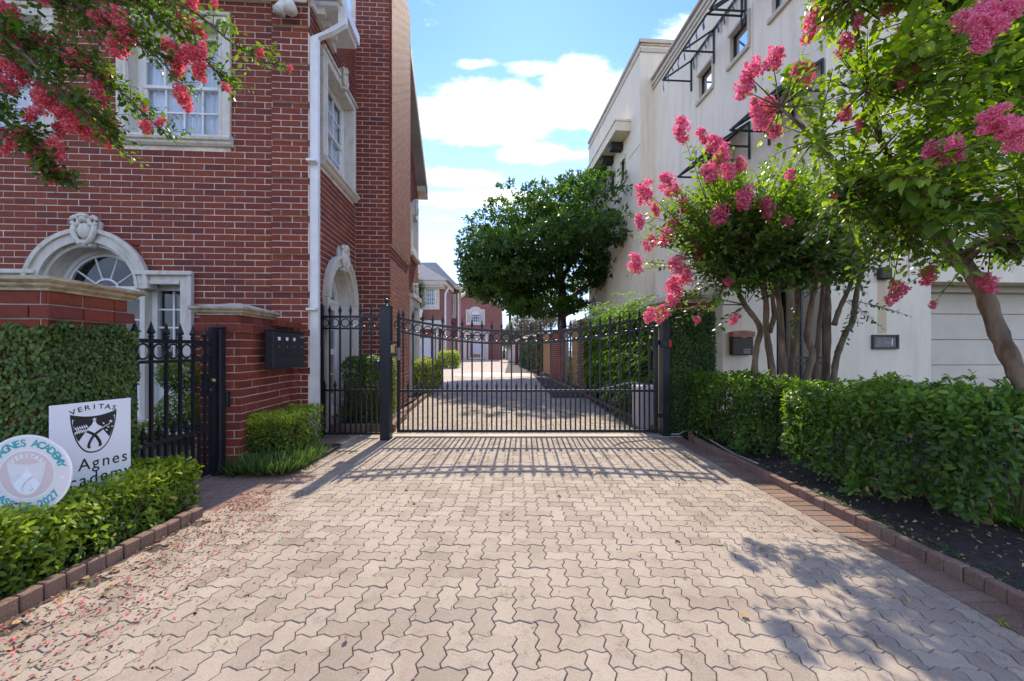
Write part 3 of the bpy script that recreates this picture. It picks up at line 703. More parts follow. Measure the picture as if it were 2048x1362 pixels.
# ------------------------------------------------------------------ boundary pillars, low wall, mailboxes
def stone_cap(parent, F, u0, u1, n0, n1, z, ov=.075, h=.085, rise=.075):
    mb = MB()
    prof = [(.02, 0), (.02, .015), (.045, .03), (.05, .045), (ov-.02, h*.62), (ov, h*.75), (ov, h)]
    rings = [[F(u0-o, n0-o, z+zz), F(u1+o, n0-o, z+zz), F(u1+o, n1+o, z+zz), F(u0-o, n1+o, z+zz)] for o, zz in prof]
    cu, cn = (u0+u1)/2, (n0+n1)/2; m = min(u1-u0, n1-n0)*.12; rings.append([F(cu-m, cn-m, z+h+rise), F(cu+m, cn-m, z+h+rise), F(cu+m, cn+m, z+h+rise), F(cu-m, cn+m, z+h+rise)])
    vs = [p for r in rings for p in r]; fs = [(4*i+j, 4*i+(j+1) % 4, 4*i+4+(j+1) % 4, 4*i+4+j) for i in range(len(rings)-1) for j in range(4)]
    mb.add(vs, fs+[(3, 2, 1, 0), tuple(4*(len(rings)-1)+j for j in range(4))]); mb.build('cap', MAT['cap'], parent)
PX = -2.92
PF = Frame((PX, 4.57, 0), SD, RD)                 # right face of pillar 2, u runs away
def pillar(label, F, w_back, w_side, top, corbel=True, nmax=300, cat='pillar', name='brick_pillar'):
    """F: right face frame (u away from camera), pillar spans u 0..w_side, n -w_back..0"""
    t = thing(name, F(w_side/2, -w_back/2, 0), label, cat)
    FR = Frame(F(0, 0, 0), F.N, -F.U)             # near face: u runs right; origin at its right corner
    B = []; H = .0885
    nz_ = int(top/H)
    for (G_, a, b, bo) in ((F, 0, w_side, 0), (FR, -w_back, 0, 1)):
        course_fill(B, G_, a, b, 0, H*(nz_-2), None, L=.24, H=H, depth=.03, bond0=bo, jit=.002)
        course_fill(B, G_, a-(.035 if G_ is F else .035), b+.035, H*(nz_-2), H*(nz_-1), None, L=.24, H=H, proud=.035, depth=.06)
        course_fill(B, G_, a, b, H*(nz_-1), H*nz_, None, L=.24, H=H, proud=.006, depth=.04)
    mb = MB(); mb.box(F, .004, w_side-.004, -w_back+.004, -.004, -.05, H*nz_-.01); wl2 = mb.build('core', MAT['mortar_old'], t)
    emit(B, t, MAT['brick_pillar'], nmax)
    stone_cap(t, F, 0, w_side, -w_back, 0, H*nz_-.008)
    return t
pillar('brick gate pillar with stone pyramid cap between the walk gate and mailboxes', PF, .42, .68, 1.70)
BF = Frame((PX-.005, 2.68, 0), SD, RD)
t = thing('ivy_pier', BF(.3, -.4, 0), 'wide ivy-covered brick pier with stone cap at far left', 'pier')
Hc = .0885; Bk = []
FR = Frame(BF(0, 0, 0), RD, -SD)
for (G_, a, b) in ((BF, 0, .60), (FR, -2.2, 0)):
    course_fill(Bk, G_, a, b, 0, Hc*17, None, L=.24, H=Hc, depth=.03)
    course_fill(Bk, G_, a-.035, b+.035, Hc*17, Hc*18, None, L=.24, H=Hc, proud=.035, depth=.06)
    course_fill(Bk, G_, a, b, Hc*18, Hc*19, None, L=.24, H=Hc, proud=.004, depth=.04)
mb = MB(); mb.box(BF, .004, .596, -2.2, -.004, -.05, Hc*19-.01); mb.build('core', MAT['mortar_old'], t)
emit([b for b in Bk if b[5] > Hc*15], t, MAT['brick_pillar'], 60); emit([b for b in Bk if b[5] <= Hc*15], t, MAT['brick_pillar'], 0)
stone_cap(t, BF, 0, .60, -2.2, 0, Hc*19-.008, ov=.085, h=.082, rise=.04)
# low wall between pillar and house with coping
LWF = Frame((PX-.05, 5.25, 0), SD, RD)
t = thing('brick_wall', LWF(.4, -.1, 0), 'short brick wall joining the capped pillar to the house behind the mailboxes', 'wall')
Bk = []; course_fill(Bk, LWF, -.02, .52, 0, Hc*18, None, L=.24, H=Hc); course_fill(Bk, LWF, -.02, .74, Hc*18, Hc*19, None, L=.24, H=Hc, proud=.09, depth=.12)
course_fill(Bk, LWF, .50, .72, 0, Hc*18, None, L=.24, H=Hc, proud=.05, depth=.06, bond0=1)
mb = MB(); mb.box(LWF, -.02, .72, -.2, -.004, -.05, Hc*18.9); mb.box(LWF, .505, .715, -.004, .046, -.05, Hc*18); mb.build('core', MAT['mortar_old'], t); emit(Bk, t, MAT['brick_pillar'], 200)
a, z1 = LWF.on(547, 663, .2); b, z0 = LWF.on(609, 740, .2)
zt = LWF.on(547, 661, .2)[1]; zb = LWF.on(547, 740, .2)[1]
t = thing('mailbox_cluster', LWF(.3, .2, 1.2), 'black multi-compartment mailbox mounted on the brick wall', 'mailbox')
mb = MB(); mb.bbox(LWF, a, b, .1, .2, zb, zt, .008); bodyo = mb.build('body', MAT['mailmetal'], t)
cols = 4; wdt = (b-a-.05)/cols
for i in range(cols):
    u = a+.025+i*wdt; q = MB(); q.bbox(LWF, u+.004, u+wdt-.004, .198, .206, zb+.16, zt-.075, .003); dd = q.build('door', MAT['mailmetal'], bodyo)
    q = MB(); q.tube([LWF(u+wdt*.5, .204, zb+.27), LWF(u+wdt*.5, .213, zb+.27)], .009, 10); q.build('lock', MAT['steel'], t)
    if i < 3: q = MB(); q.box(LWF, u+wdt*.35, u+wdt*.65, .205, .208, zb+.345, zb+.385); q.build('number_tag', MAT['signwhite'], t)
q = MB(); q.bbox(LWF, a+.025, b-.025, .198, .207, zb+.02, zb+.145, .003); q.build('parcel_door', MAT['mailmetal'], bodyo)
q = MB(); q.box(LWF, b-.14, b-.03, .199, .212, zt-.065, zt-.045); q.build('slot_rim', MAT['steel'], bodyo)
q = MB(); q.box(LWF, a-.003, b+.003, .095, .215, zt+.001, zt+.012); q.build('lid', MAT['mailmetal'], t)
# ------------------------------------------------------------------ ground and paving
def sheet(name, pts, z, mat, kind='structure'):
    mb = MB(); mb.add([(x, y, z) for x, y in pts], [tuple(range(len(pts)))]); o = mb.build(name, mat); o['kind'] = kind; return o
MAT['lawn'] = simple('ground_earth', (.07, .08, .035), .95, .3, 3, .5, 40, col2=(.05, .04, .03))
sheet('ground', [(-400, -200), (400, -200), (400, 700), (-400, 700)], -.06, MAT['lawn'])
drive = sheet('driveway', [(-8, .2), (2.42, .2), (2.42, 14.5), (-8, 14.5)], -.007, MAT['joint'])
sheet('courtyard', [(-14, 14.3), (2.1, 14.3), (-.6, 58), (-14, 58)], -.003, MAT['paver_far'])
street = sheet('pavement', [(-8, -6), (8, -6), (8, .2), (-8, .2)], -.012, MAT['concrete'])
a_ = .1
def wavy(amp=.011, g=.0028):
    """one interlocking paver, 2 x 1 cells, outline counter-clockwise, inset by half a joint"""
    f = [0, amp, 0, -amp]
    def H_(x0, y, d):  # along +x
        return [(x0+i*a_/4, y+f[i]) for i in range(4)]
    b = H_(0, 0, 1)+H_(a_, 0, 1); t = [(x, y+a_) for x, y in b]+[(2*a_, a_)]
    r = [(2*a_-f[i], i*a_/4) for i in range(4)]; l = [(-f[i], i*a_/4) for i in range(4)]+[(0, a_)]
    pts = b+r+t[::-1]+l[::-1][1:-1]
    return pts
OUT = wavy()
def inset(pts, g):
    n = len(pts); o = []
    for i in range(n):
        p0, p1, p2 = Vector(pts[i-1]), Vector(pts[i]), Vector(pts[(i+1) % n])
        e1 = (p1-p0).normalized(); e2 = (p2-p1).normalized(); n1 = Vector((-e1.y, e1.x)); n2 = Vector((-e2.y, e2.x))
        m = (n1+n2); m = m/max(m.length_squared, .3)*1.0
        o.append(tuple(p1+m*g))
    return o
r0 = inset(OUT, .0031); r1 = inset(OUT, .0072)
def paver_geo(mb, x, y, rot, dz, tone, tx=0, ty=0):
    c, s = (0, 1) if rot else (1, 0)
    def tr(p, z):
        px, py = p
        if rot: px, py = a_-p[1], p[0]          # 90 degrees
        return (x+px, y+py, z+dz+(px-.1)*tx+(py-.05)*ty)
    n = len(r0); mb.tone = tone
    mb.add([tr(p, -.014) for p in r0]+[tr(p, -.0045) for p in r0]+[tr(p, 0) for p in r1],
           [(i, (i+1) % n, n+(i+1) % n, n+i) for i in range(n)]+[(n+i, n+(i+1) % n, 2*n+(i+1) % n, 2*n+i) for i in range(n)]+[tuple(range(2*n, 3*n))])
def clipx(pts, X):
    o = []
    for i in range(len(pts)):
        p, q = pts[i-1], pts[i]
        if (p[0] <= X) != (q[0] <= X): t = (X-p[0])/(q[0]-p[0]); o.append((X, p[1]+t*(q[1]-p[1])))
        if q[0] <= X: o.append(q)
    return o
def cut_paver(mb, x, y, rot, dz, tone):
    pts = [((x+a_-p[1], y+p[0]) if rot else (x+p[0], y+p[1])) for p in r0]; pts = clipx(pts, XR+.047)
    if len(pts) < 3: return False
    n = len(pts); mb.tone = tone; mb.add([(a, b, -.014) for a, b in pts]+[(a, b, dz) for a, b in pts], [(i, (i+1) % n, n+(i+1) % n, n+i) for i in range(n)]+[tuple(range(n, 2*n))]); return True
PV = {}
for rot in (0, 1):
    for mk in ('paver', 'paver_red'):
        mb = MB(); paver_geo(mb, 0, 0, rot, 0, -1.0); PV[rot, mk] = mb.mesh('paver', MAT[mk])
pav = []
ox, oy = .012, .035
XR = 2.27
for k in range(-120, 260):
    for j in range(-90, 90):
        bx, by = k+2*j, k-2*j
        for rot, cx, cy in ((0, bx, by), (1, bx+2, by-1)):
            x = ox+cx*a_; y = oy+cy*a_
            w, h = (.2, .1) if not rot else (.1, .2)
            if x+w/2 < -4.2 or x-.02 > XR+.05 or y < .75 or y > 14.4: continue
            if y > 6.5 and x+w/2 > 2.62-.049*y: continue
            if y > 7.9 and x < -2.44-.03*y: continue
            if 3.35 < y+h/2 < 6.6 and -1.80 < x+w/2 < -1.70: pass
            if y+h/2 < 3.3 and x < -2.46: continue
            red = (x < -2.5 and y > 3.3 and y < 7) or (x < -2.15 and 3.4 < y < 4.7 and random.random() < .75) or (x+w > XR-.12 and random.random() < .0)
            pav.append((x, y, rot, random.gauss(0, .0011), random.random(), red, random.gauss(0, .006), random.gauss(0, .006)))
def seen(p):
    x, y = p[0]+.1, p[1]+.05; px = 1024+x/y*FP; py = 700+CH/y*FP
    return 0 <= px <= 2048 and py <= 1362
vis = sorted([i for i, p in enumerate(pav) if seen(p)], key=lambda i: pav[i][1]+abs(pav[i][0])*.3)[:300]
vis = set(vis); mbs = {False: MB(), True: MB()}
for i, (x, y, rot, dz, tone, red, ax, ay) in enumerate(pav):
    if x+(.1 if rot else .2)+.012 > XR+.047 and y < 6.5:
        if i in vis:
            mb = MB()
            if cut_paver(mb, x, y, rot, dz, -1.0): mb.build('paver', MAT['paver'], drive)
        else: cut_paver(mbs[False], x, y, rot, dz, tone)
        continue
    if i in vis:
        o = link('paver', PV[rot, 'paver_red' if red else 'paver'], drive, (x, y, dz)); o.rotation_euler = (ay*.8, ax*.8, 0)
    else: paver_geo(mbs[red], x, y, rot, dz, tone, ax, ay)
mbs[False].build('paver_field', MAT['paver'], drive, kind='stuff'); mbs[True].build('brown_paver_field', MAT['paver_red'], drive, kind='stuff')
# straight border bricks along the right kerb, kerb bricks both sides
def small_brick(name, sx, sy, sz, mat, b=.006):
    mb = MB(); mb.tone = -1.0; mb.bbox(XY, -sx/2, sx/2, -sy/2, sy/2, 0, sz, b); return mb.mesh(name, MAT[mat])
bb = small_brick('border_brick', .205, .098, .02, 'kerb', .004)
y = .9
while y < 6.35:
    o = link('border_brick', bb, drive, (XR+.155, y, -.017+random.gauss(0, .001))); o.rotation_euler = (0, 0, random.gauss(.0, .008)); y += .1035
def kerb_run(name, pts, label, parent_label=None, h=.085):
    k = thing(name, pts[0], label, 'kerb'); me = small_brick('kerb_brick', .102, .065, .125, 'kerb', .007)
    L = 0
    for p, q in zip(pts[:-1], pts[1:]):
        p, q = Vector(p), Vector(q); d = (q-p).length; n = max(1, int(d/.106)); ang = math.atan2((q-p).y, (q-p).x)
        for i in range(n):
            c = p+(q-p)*((i+.5)/n); o = link('kerb_brick', me, k, (c.x+random.gauss(0, .002), c.y, -.045+random.gauss(0, .003)))
            o.rotation_euler = (random.gauss(0, .015), random.gauss(0, .015), ang+random.gauss(0, .012))
    return k
kerb_run('brick_kerb', [(2.56, .9, 0), (2.565, 5.9, 0), (2.60, 6.2, 0), (2.72, 6.45, 0), (2.9, 6.55, 0)], 'long upright brick kerb along the right side of the driveway')
kerb_run('brick_kerb', [(-2.50, .9, 0), (-2.44, 3.32, 0), (-2.62, 3.36, 0)], 'upright brick kerb in front of the left hedge')
st = MB(); st.box(XY, -1.757, -1.742, 4.1, 6.34, -.01, .0035); o = st.build('edging_strip', MAT['concrete']); o['kind'] = 'structure'
mb = MB(); mb.box(XY, -1.9, 2.55, 6.36, 6.56, -.006, .0045); o = mb.build('gate_threshold', MAT['concrete']); o['kind'] = 'structure'
# beds
def bed(name, pts, z, mat='soil', amp=.02, seed=1, den=.09):
    xs = [p[0] for p in pts]; ys = [p[1] for p in pts]; x0, x1, y0, y1 = min(xs), max(xs), min(ys), max(ys)
    nx = max(2, int((x1-x0)/den)); ny = max(2, int((y1-y0)/den)); mb = MB(); r = random.Random(seed)
    vs = [(x0+(x1-x0)*i/nx, y0+(y1-y0)*j/ny, z+r.gauss(0, amp*.4)) for j in range(ny+1) for i in range(nx+1)]
    mb.add(vs, [(j*(nx+1)+i, j*(nx+1)+i+1, (j+1)*(nx+1)+i+1, (j+1)*(nx+1)+i) for j in range(ny) for i in range(nx)])
    o = mb.build(name, MAT[mat], smooth=True); o['kind'] = 'structure'; return o
bed('planting_bed', [(2.60, .4), (9, 7.35)], .035, seed=1)
bed('planting_bed', [(-4.5, .6), (-2.53, 3.34)], .03, seed=2)
bed('planting_bed', [(-2.9, 4.62), (-2.28, 5.75)], .03, seed=3)
bed('planting_bed', [(2.0, 7.0), (3.2, 11.5)], .02, seed=4); bed('planting_bed', [(1.1, 11.5), (2.6, 24)], .02, seed=5, den=.2); bed('planting_bed', [(-.4, 24), (1.8, 50)], .02, seed=6, den=.4)
# raised planter by the side door
pl = thing('planter_kerb', (-2.5, 7.0, 0), 'low brick kerb round the box shrub behind the walk gate', 'kerb')
me = small_brick('planter_brick', .2, .09, .12, 'kerb', .006)
for i in range(5): o = link('planter_brick', me, pl, (-2.78+.205*i, 6.78, 0)); o.rotation_euler = (0, 0, random.gauss(0, .01))
for i in range(6): o = link('planter_brick', me, pl, (-1.95-.015*i, 6.9+.205*i, 0)); o.rotation_euler = (0, 0, math.pi/2+.068)
bed('planter_soil', [(-2.85, 6.82), (-2.02, 8.1)], .1, seed=8)
for i in range(20):
    o = link('bed_brick', me, pl, (-2.36-.068*(8.3-8.2)-.0139*i+.22, 8.35+.205*i, -.02)); o.rotation_euler = (0, 0, math.pi/2+.068)
bed('side_bed', [(-2.62, 8.3), (-2.42, 12)], .08, seed=9)
# right kerb strip inside the gate
ik = thing('brick_edging', (2.3, 7, 0), 'long low brick edging of the bed beyond the driveway gate', 'kerb')
me2 = small_brick('edging_brick', .2, .07, .1, 'kerb', .006)
for i in range(70):
    y = 6.75+.207*i; o = link('edging_brick', me2, ik, (2.66-.049*y, y, -.03)); o.rotation_euler = (0, 0, math.pi/2+.049+random.gauss(0, .01))
mb = MB(); mb.add([(2.66-.049*21.2-.035, 21.2, .06), (2.66-.049*21.2+.035, 21.2, .06), (2.66-.049*55+.035, 55, .06), (2.66-.049*55-.035, 55, .06),
    (2.66-.049*21.2-.035, 21.2, -.02), (2.66-.049*55-.035, 55, -.02)], [(0, 1, 2, 3), (4, 0, 3, 5)]); mb.build('edging_far', MAT['kerb'], ik)
# drain cover and pale ring in the courtyard
dc = thing('drain_cover', (-.95, 22.6, 0), 'dark drain grate set in the pale concrete patch of the courtyard', 'drain cover')
mb = MB(); mb.lathe((-.95, 22.6, -.02), [(2.2, 0), (2.2, .024), (2.15, .0245)], 40); mb.build('surround', MAT['concrete'], dc)
mb = MB(); mb.lathe((-.95, 22.6, 0), [(.62, .0), (.62, .012), (.58, .014)], 24); mb.build('grate', MAT['bronze'], dc)
dg = thing('drain_grate', (-.15, 8.6, 0), 'small slotted drain in the paving just behind the driveway gate', 'drain grate')
mb = MB(); mb.box(XY, -.38, .0, 8.75, 9.0, -.01, .006); mb.build('plate', MAT['joint'], dg)
for i in range(7): mb = MB(); mb.box(XY, -.36+i*.052, -.335+i*.052, 8.77, 8.98, .006, .012); mb.build('slat', MAT['metal'], dg)

# ------------------------------------------------------------------ iron gates and fences
mbx = MB(); mbx.box(XY, -.011, .011, -.011, .011, 0, 1); BAR = mbx.mesh('bar', MAT['metal'])
mbx = MB(); mbx.lathe((0, 0, 0), [(.012, -.004), (.021, .0), (.021, .012), (.013, .02), (.027, .034), (.030, .042), (.016, .078), (.0015, .135)], 4); FIN = mbx.mesh('finial', MAT['metal'])
mbx = MB(); kk = 26; RR = .060
mbx.tube([(RR*math.cos(2*math.pi*i/kk), 0, RR*math.sin(2*math.pi*i/kk)) for i in range(kk+1)], .0085, 6, cap=False); RING = mbx.mesh('ring', MAT['metal'], True)
def bar(par, F, u, z0, z1, fin=True, n=0, w=1.0):
    p = F(u, n, z0); o = link('bar', BAR, par, p); o.scale = (w, w, z1-z0); o.rotation_euler = (0, 0, math.atan2(F.U.y, F.U.x)); INV[o.name] = Matrix.Identity(4)
    if fin:
        f = link('finial', FIN, par, F(u, n, z1)); f.rotation_euler = (0, 0, math.atan2(F.U.y, F.U.x))
def ring(par, F, u, z, s=1.0):
    o = link('ring', RING, par, F(u, 0, z)); o.rotation_euler = (0, 0, math.atan2(F.U.y, F.U.x)); o.scale = (s, s, s)
GD = 6.42
GT = Frame((0, GD, 0), (1, 0, 0), (0, -1, 0))
gx = lambda px: (px-1024)/FP*GD
gz = lambda py: CH+(700-py)/FP*GD
up_y = np.array([(780+a/3.413, 580+b/3.413) for a, b in [(40, 192), (200, 216), (480, 258), (750, 283), (1000, 292), (1200, 275), (1500, 230), (1830, 176)]])
lo_y = np.array([(780+a/3.413, 580+b/3.413) for a, b in [(40, 277), (200, 308), (480, 345), (750, 366), (1000, 367), (1200, 350), (1400, 318), (1830, 243)]])
pu = np.polyfit([gx(p) for p in up_y[:, 0]], [gz(p) for p in up_y[:, 1]], 3); plw = np.polyfit([gx(p) for p in lo_y[:, 0]], [gz(p) for p in lo_y[:, 1]], 3)
gate = thing('driveway_gate', (.4, GD, 0), 'wide black iron driveway gate with curved top rail, rings and spear finials', 'gate')
ga, gb = gx(797.5), gx(1311)
def rail(name, fz, h=.036, dpt=.018, k=30, par=gate):
    mb = MB()
    vs = []; 
    for i in range(k+1):
        u = ga+(gb-ga)*i/k; z = fz(u)
        vs += [GT(u, -dpt, z-h/2), GT(u, dpt, z-h/2), GT(u, dpt, z+h/2), GT(u, -dpt, z+h/2)]
    mb.add(vs, [(4*i+j, 4*i+(j+1) % 4, 4*i+4+(j+1) % 4, 4*i+4+j) for i in range(k) for j in range(4)]); mb.build(name, MAT['metal'], par)
rail('top_rail', lambda u: np.polyval(pu, u)); rail('ring_rail', lambda u: np.polyval(plw, u), .03)
rail('mid_rail', lambda u: gz(781.5), .036, k=1); rail('bottom_rail', lambda u: gz(862), .045, k=1)
for u, w in ((ga, .022), (gb, .026)):
    mb = MB(); mb.box(GT, u-w, u+w, -.024, .024, gz(864.5), np.polyval(pu, u)+.05)
    mb.lathe(GT(u, 0, np.polyval(pu, u)+.05), [(.028, 0), (.002, .09)], 4); mb.build('stile', MAT['metal'], gate)
x0b = gx(780+90/3.413); pit = gx(780+1770/3.413)-x0b; pit /= 25
for i in range(26):
    u = x0b+pit*i
    bar(gate, GT, u, gz(861), np.polyval(pu, u)+.03)
    if i < 25:
        bar(gate, GT, u+pit/2, gz(861), gz(778))
        ring(gate, GT, u+pit/2, (np.polyval(pu, u+pit/2)+np.polyval(plw, u+pit/2))/2, 1.0)
ring(gate, GT, x0b-pit/2, (np.polyval(pu, x0b-pit/2)+np.polyval(plw, x0b-pit/2))/2, .95)
lk = MB(); lk.box(GT, ga-.012, ga+.03, .022, .034, gz(720), gz(695)); lk.build('strike_plate', MAT['steel'], gate)
# hinge strip and operator
pf = thing('gate_post', (gx(1331), GD+.05, 0), 'tall black square gate post at the right end of the driveway gate beside the ivy', 'gate post')
mb = MB(); mb.box(GT, gx(1324.5), gx(1338), -.12, .04, 0, gz(640)); mb.build('post', MAT['metal'], pf)
for z in (.28, 1.38): mb = MB(); mb.box(GT, gx(1313.5), gx(1325), -.02, .01, z, z+.07); mb.build('hinge', MAT['bronze'], pf)
mb = MB(); mb.tube([GT(gx(1317.5), .0, .12), GT(gx(1317.5), .0, 1.62)], .009, 8); mb.build('hinge_rod', MAT['brass'], pf)
sensor = thing('gate_sensor', GT(gx(1330), .08, gz(686)), 'red and black sensor box fixed on the right gate post', 'sensor')
mb = MB(); mb.bbox(GT, gx(1317), gx(1333), .042, .10, gz(694), gz(681), .006); mb.build('housing', MAT['metal'], sensor)
mb = MB(); mb.bbox(GT, gx(1333.3), gx(1339), .042, .09, gz(695), gz(680), .006); mb.build('reflector', MAT['red'], sensor)
op = thing('gate_operator', (2.1, 7.3, 0), 'grey box gate operator standing behind the right end of the driveway gate', 'gate motor')
F2 = Frame((0, 7.0, 0), (1, 0, 0), (0, -1, 0)); g7 = lambda px: (px-1024)/FP*7.0
mb = MB(); mb.bbox(F2, g7(1276), g7(1318), -.35, .0, .0, 1.3-80/850*7, .012); mb.build('casing', MAT['operator'], op)
mb = MB(); mb.bbox(F2, g7(1275), g7(1319), -.36, .01, 1.3-79.9/850*7, 1.3-73/850*7, .008); mb.build('lid', MAT['signwhite'], op)
mb = MB(); mb.tube([F2(g7(1300), -.1, .72), F2(g7(1265), -.05, .76), F2(g7(1215), .2, .70), F2(g7(1190), .45, .70)], .016, 8); mb.build('arm', MAT['steel'], op)
# walk fence between downspout and the big post
WFD = 6.30; WF = Frame((0, WFD, 0), (1, 0, 0), (0, -1, 0)); fx = lambda px: (px-1024)/FP*WFD; fz = lambda py: CH+(700-py)/FP*WFD
wf = thing('iron_fence', (fx(700), WFD, 0), 'black iron fence panel between the downspout and the square gate post', 'fence')
for nm, y, h in (('top_rail', 633.5, .034), ('ring_rail', 657, .026), ('mid_rail', 780.5, .03), ('bottom_rail', 867, .032)):
    mb = MB(); mb.box(WF, fx(641), fx(760), -.016, .016, fz(y)-h/2, fz(y)+h/2); mb.build(nm, MAT['metal'], wf)
for a, b, top in ((636.5, 641.5, 610), (642, 647, 612)):
    mb = MB(); mb.box(WF, fx(a), fx(b), -.03, .03, 0, fz(top)); mb.lathe(WF(fx((a+b)/2), 0, fz(top)), [(.024, 0), (.002, .05)], 4); mb.build('end_post', MAT['metal'], wf)
for i in range(5):
    p = 659.5+20.75*i; bar(wf, WF, fx(p), fz(866), fz(627)); ring(wf, WF, fx(p)-.077, fz(645.5), .98)
    bar(wf, WF, fx(p)-.077, fz(866), fz(777))
ring(wf, WF, fx(659.5+20.75*5)-.077, fz(645.5), .98); bar(wf, WF, fx(659.5+20.75*5)-.077, fz(866), fz(777))
PFm = Frame((0, 6.10, 0), (1, 0, 0), (0, -1, 0)); qx = lambda px: (px-1024)/FP*6.10; qz = lambda py: CH+(700-py)/FP*6.10
gp = thing('gate_post', (qx(770), 6.17, 0), 'black square gate post with ball top and lock box left of the driveway gate', 'gate post')
mb = MB(); mb.box(PFm, qx(759.5), qx(779.5), -.145, 0, 0, qz(613)); mb.build('post', MAT['metal'], gp)
mb = MB(); mb.box(PFm, qx(758.5), qx(780.5), -.152, .007, qz(613)+.001, qz(611)); mb.lathe((qx(769.5), 6.17, qz(611)), [(.035, 0), (.012, .02), (.012, .03)], 12); mb.build('cap', MAT['metal'], gp)
mb = MB(); mb.ell(XY, qx(769.5), 6.17, qz(600.5), .034, .034, .036, 14, 10); mb.build('ball', MAT['metal'], gp, smooth=True)
for y in (684.5, 709.5): mb = MB(); mb.box(PFm, qx(758), qx(788), -.15, .006, qz(y)-.016, qz(y)+.016); mb.build('bracket', MAT['metal'], gp)
mb = MB(); mb.bbox(PFm, qx(780), qx(788.5), -.10, -.02, qz(706), qz(689), .004); mb.build('lock_box', MAT['brass'], gp)
mb = MB(); mb.bbox(PFm, qx(748), qx(758.5), -.08, .02, qz(740), qz(721), .012); mb.build('latch', MAT['metal'], gp)
# walk gate between ivy pier and brick pillar
WX = -3.05; WG = Frame((WX, 0, 0), (0, 1, 0), (1, 0, 0))
wg = thing('walk_gate', (WX, 3.9, 0), 'black iron walk gate with rings and spear tips left of the brick pillar', 'gate')
for nm, z, h in (('top_rail', 1.377, .034), ('ring_rail', 1.20, .026), ('mid_rail', .505, .034), ('bottom_rail', .07, .034)):
    mb = MB(); mb.box(WG, 3.28, 4.34, -.016, .016, z-h/2, z+h/2); mb.build(nm, MAT['metal'], wg)
for i in range(6):
    d = 3.435+.157*i; bar(wg, WG, d, .06, 1.41, w=1.05); ring(wg, WG, d-.0785, 1.288, 1.05)
    bar(wg, WG, d-.0785, .06, .53)
ring(wg, WG, 3.435+.157*6-.0785, 1.288, 1.05)
mb = MB(); mb.box(WG, 4.30, 4.345, -.022, .022, .05, 1.52); mb.build('stile', MAT['metal'], wg)
mb = MB(); mb.box(WG, 4.20, 4.30, -.022, .024, .84, 1.06); mb.build('lock_plate', MAT['metal'], wg)
mb = MB(); mb.ell(WG, 4.25, .06, .995, .024, .03, .024, 12, 8); mb.tube([WG(4.25, .02, .995), WG(4.25, .06, .995)], .012, 8); mb.build('knob', MAT['brass'], wg, smooth=True)
mb = MB(); mb.ell(WG, 4.25, .035, .90, .028, .02, .028, 12, 8); mb.build('deadbolt', MAT['metal'], wg, smooth=True)
gp2 = thing('gate_post', (WX, 4.42, 0), 'short black post with flat cap between the walk gate and the brick pillar', 'gate post')
mb = MB(); mb.bbox(WG, 4.37, 4.46, -.05, .05, 0, 1.52, .006); mb.build('post', MAT['metal'], gp2)
mb = MB(); mb.bbox(WG, 4.362, 4.468, -.058, .058, 1.521, 1.545, .006); mb.build('cap', MAT['metal'], gp2)
mb = MB(); mb.bbox(WG, 4.46, 4.52, .0, .06, .70, .86, .006); mb.build('strike', MAT['metal'], gp2)
# ------------------------------------------------------------------ cream stucco townhouse on the right
UX = 6.40
SF = Frame((UX, 0, 0), SD, -RD)                    # its long side wall, u away from the camera
nb = thing('stucco_townhouse', SF(11, -3, 0), 'tall cream stucco townhouse at right with small windows, awning frames and garage', 'house')
WZ = (8.66, 9.42)
wins = []
for (p0, p1) in ((1397, 1425), (1459.5, 1496.5), (1543, 1583)):
    wins.append((SF.on(p1, 100)[0], SF.on(p0, 100)[0]))
lowins = [(10.4, 11.6)]
mb = MB()
quad_wall(mb, SF, 7.95, 16.0, -.05, 11.35, n=0, thick=.25, holes=[(a, b, *WZ) for a, b in wins]+[(a, b, 4.4, 5.8) for a, b in lowins])
mb.box(SF, 7.95, 8.2, -8, -.252, 4.15, 11.35)
w_ = mb.build('wall', MAT['stucco'], nb)
mb = MB(); mb.box(SF, 7.9, 16.2, -8.2, .0, 11.352, 11.42); mb.box(SF, 7.45, 15.99, -.3, .05, 11.20, 11.35) if False else None
mb.build('roof', MAT['stucco_trim'], nb)
mb = MB(); mb.box(SF, 7.92, 16.0, .002, .05, 11.06, 11.18); mb.box(SF, 7.90, 16.02, .002, .09, 11.184, 11.30); mb.box(SF, 7.88, 16.04, -.2, .12, 11.425, 11.50); mb.build('parapet', MAT['stucco_trim'], nb)
for u in (12.75, 10.1): m2 = MB(); m2.box(SF, u, u+.012, .0005, .003, 6.3, 11.05); m2.build('control_joint', MAT['stucco_trim'], nb)
for (a, b) in wins:
    m2 = MB(); rect_frame(m2, SF, a, b, WZ[0], WZ[1], .045, -.16, -.10); o = m2.build('window', MAT['bronze'], nb)
    g = MB(); g.add([SF(a+.04, -.13, WZ[0]+.04), SF(b-.04, -.13, WZ[0]+.04), SF(b-.04, -.132, WZ[1]-.04), SF(a+.04, -.132, WZ[1]-.04)], [(0, 1, 2, 3)]); g.build('pane', MAT['glass'], o)
    q = MB()
    for i in range(15): q.box(SF, a+.05, b-.05, -.20, -.185, WZ[0]+.05+i*.044, WZ[0]+.085+i*.044)
    q.build('blind', MAT['blind'], o)
    q = MB(); q.box(SF, a-.07, b+.07, .002, .07, WZ[0]-.10, WZ[0]-.004); q.box(SF, a-.09, a-.003, .002, .035, WZ[0], WZ[1]+.07); q.box(SF, a, b+.05, .002, .035, WZ[1]+.003, WZ[1]+.07)
    q.build('trim', MAT['stucco_trim'], o)
    q = MB(); q.box(SF, a-.6, b+1.4, -.5, -.4, WZ[0]-.5, WZ[1]+1.2); q.build('room', MAT['room'], o)
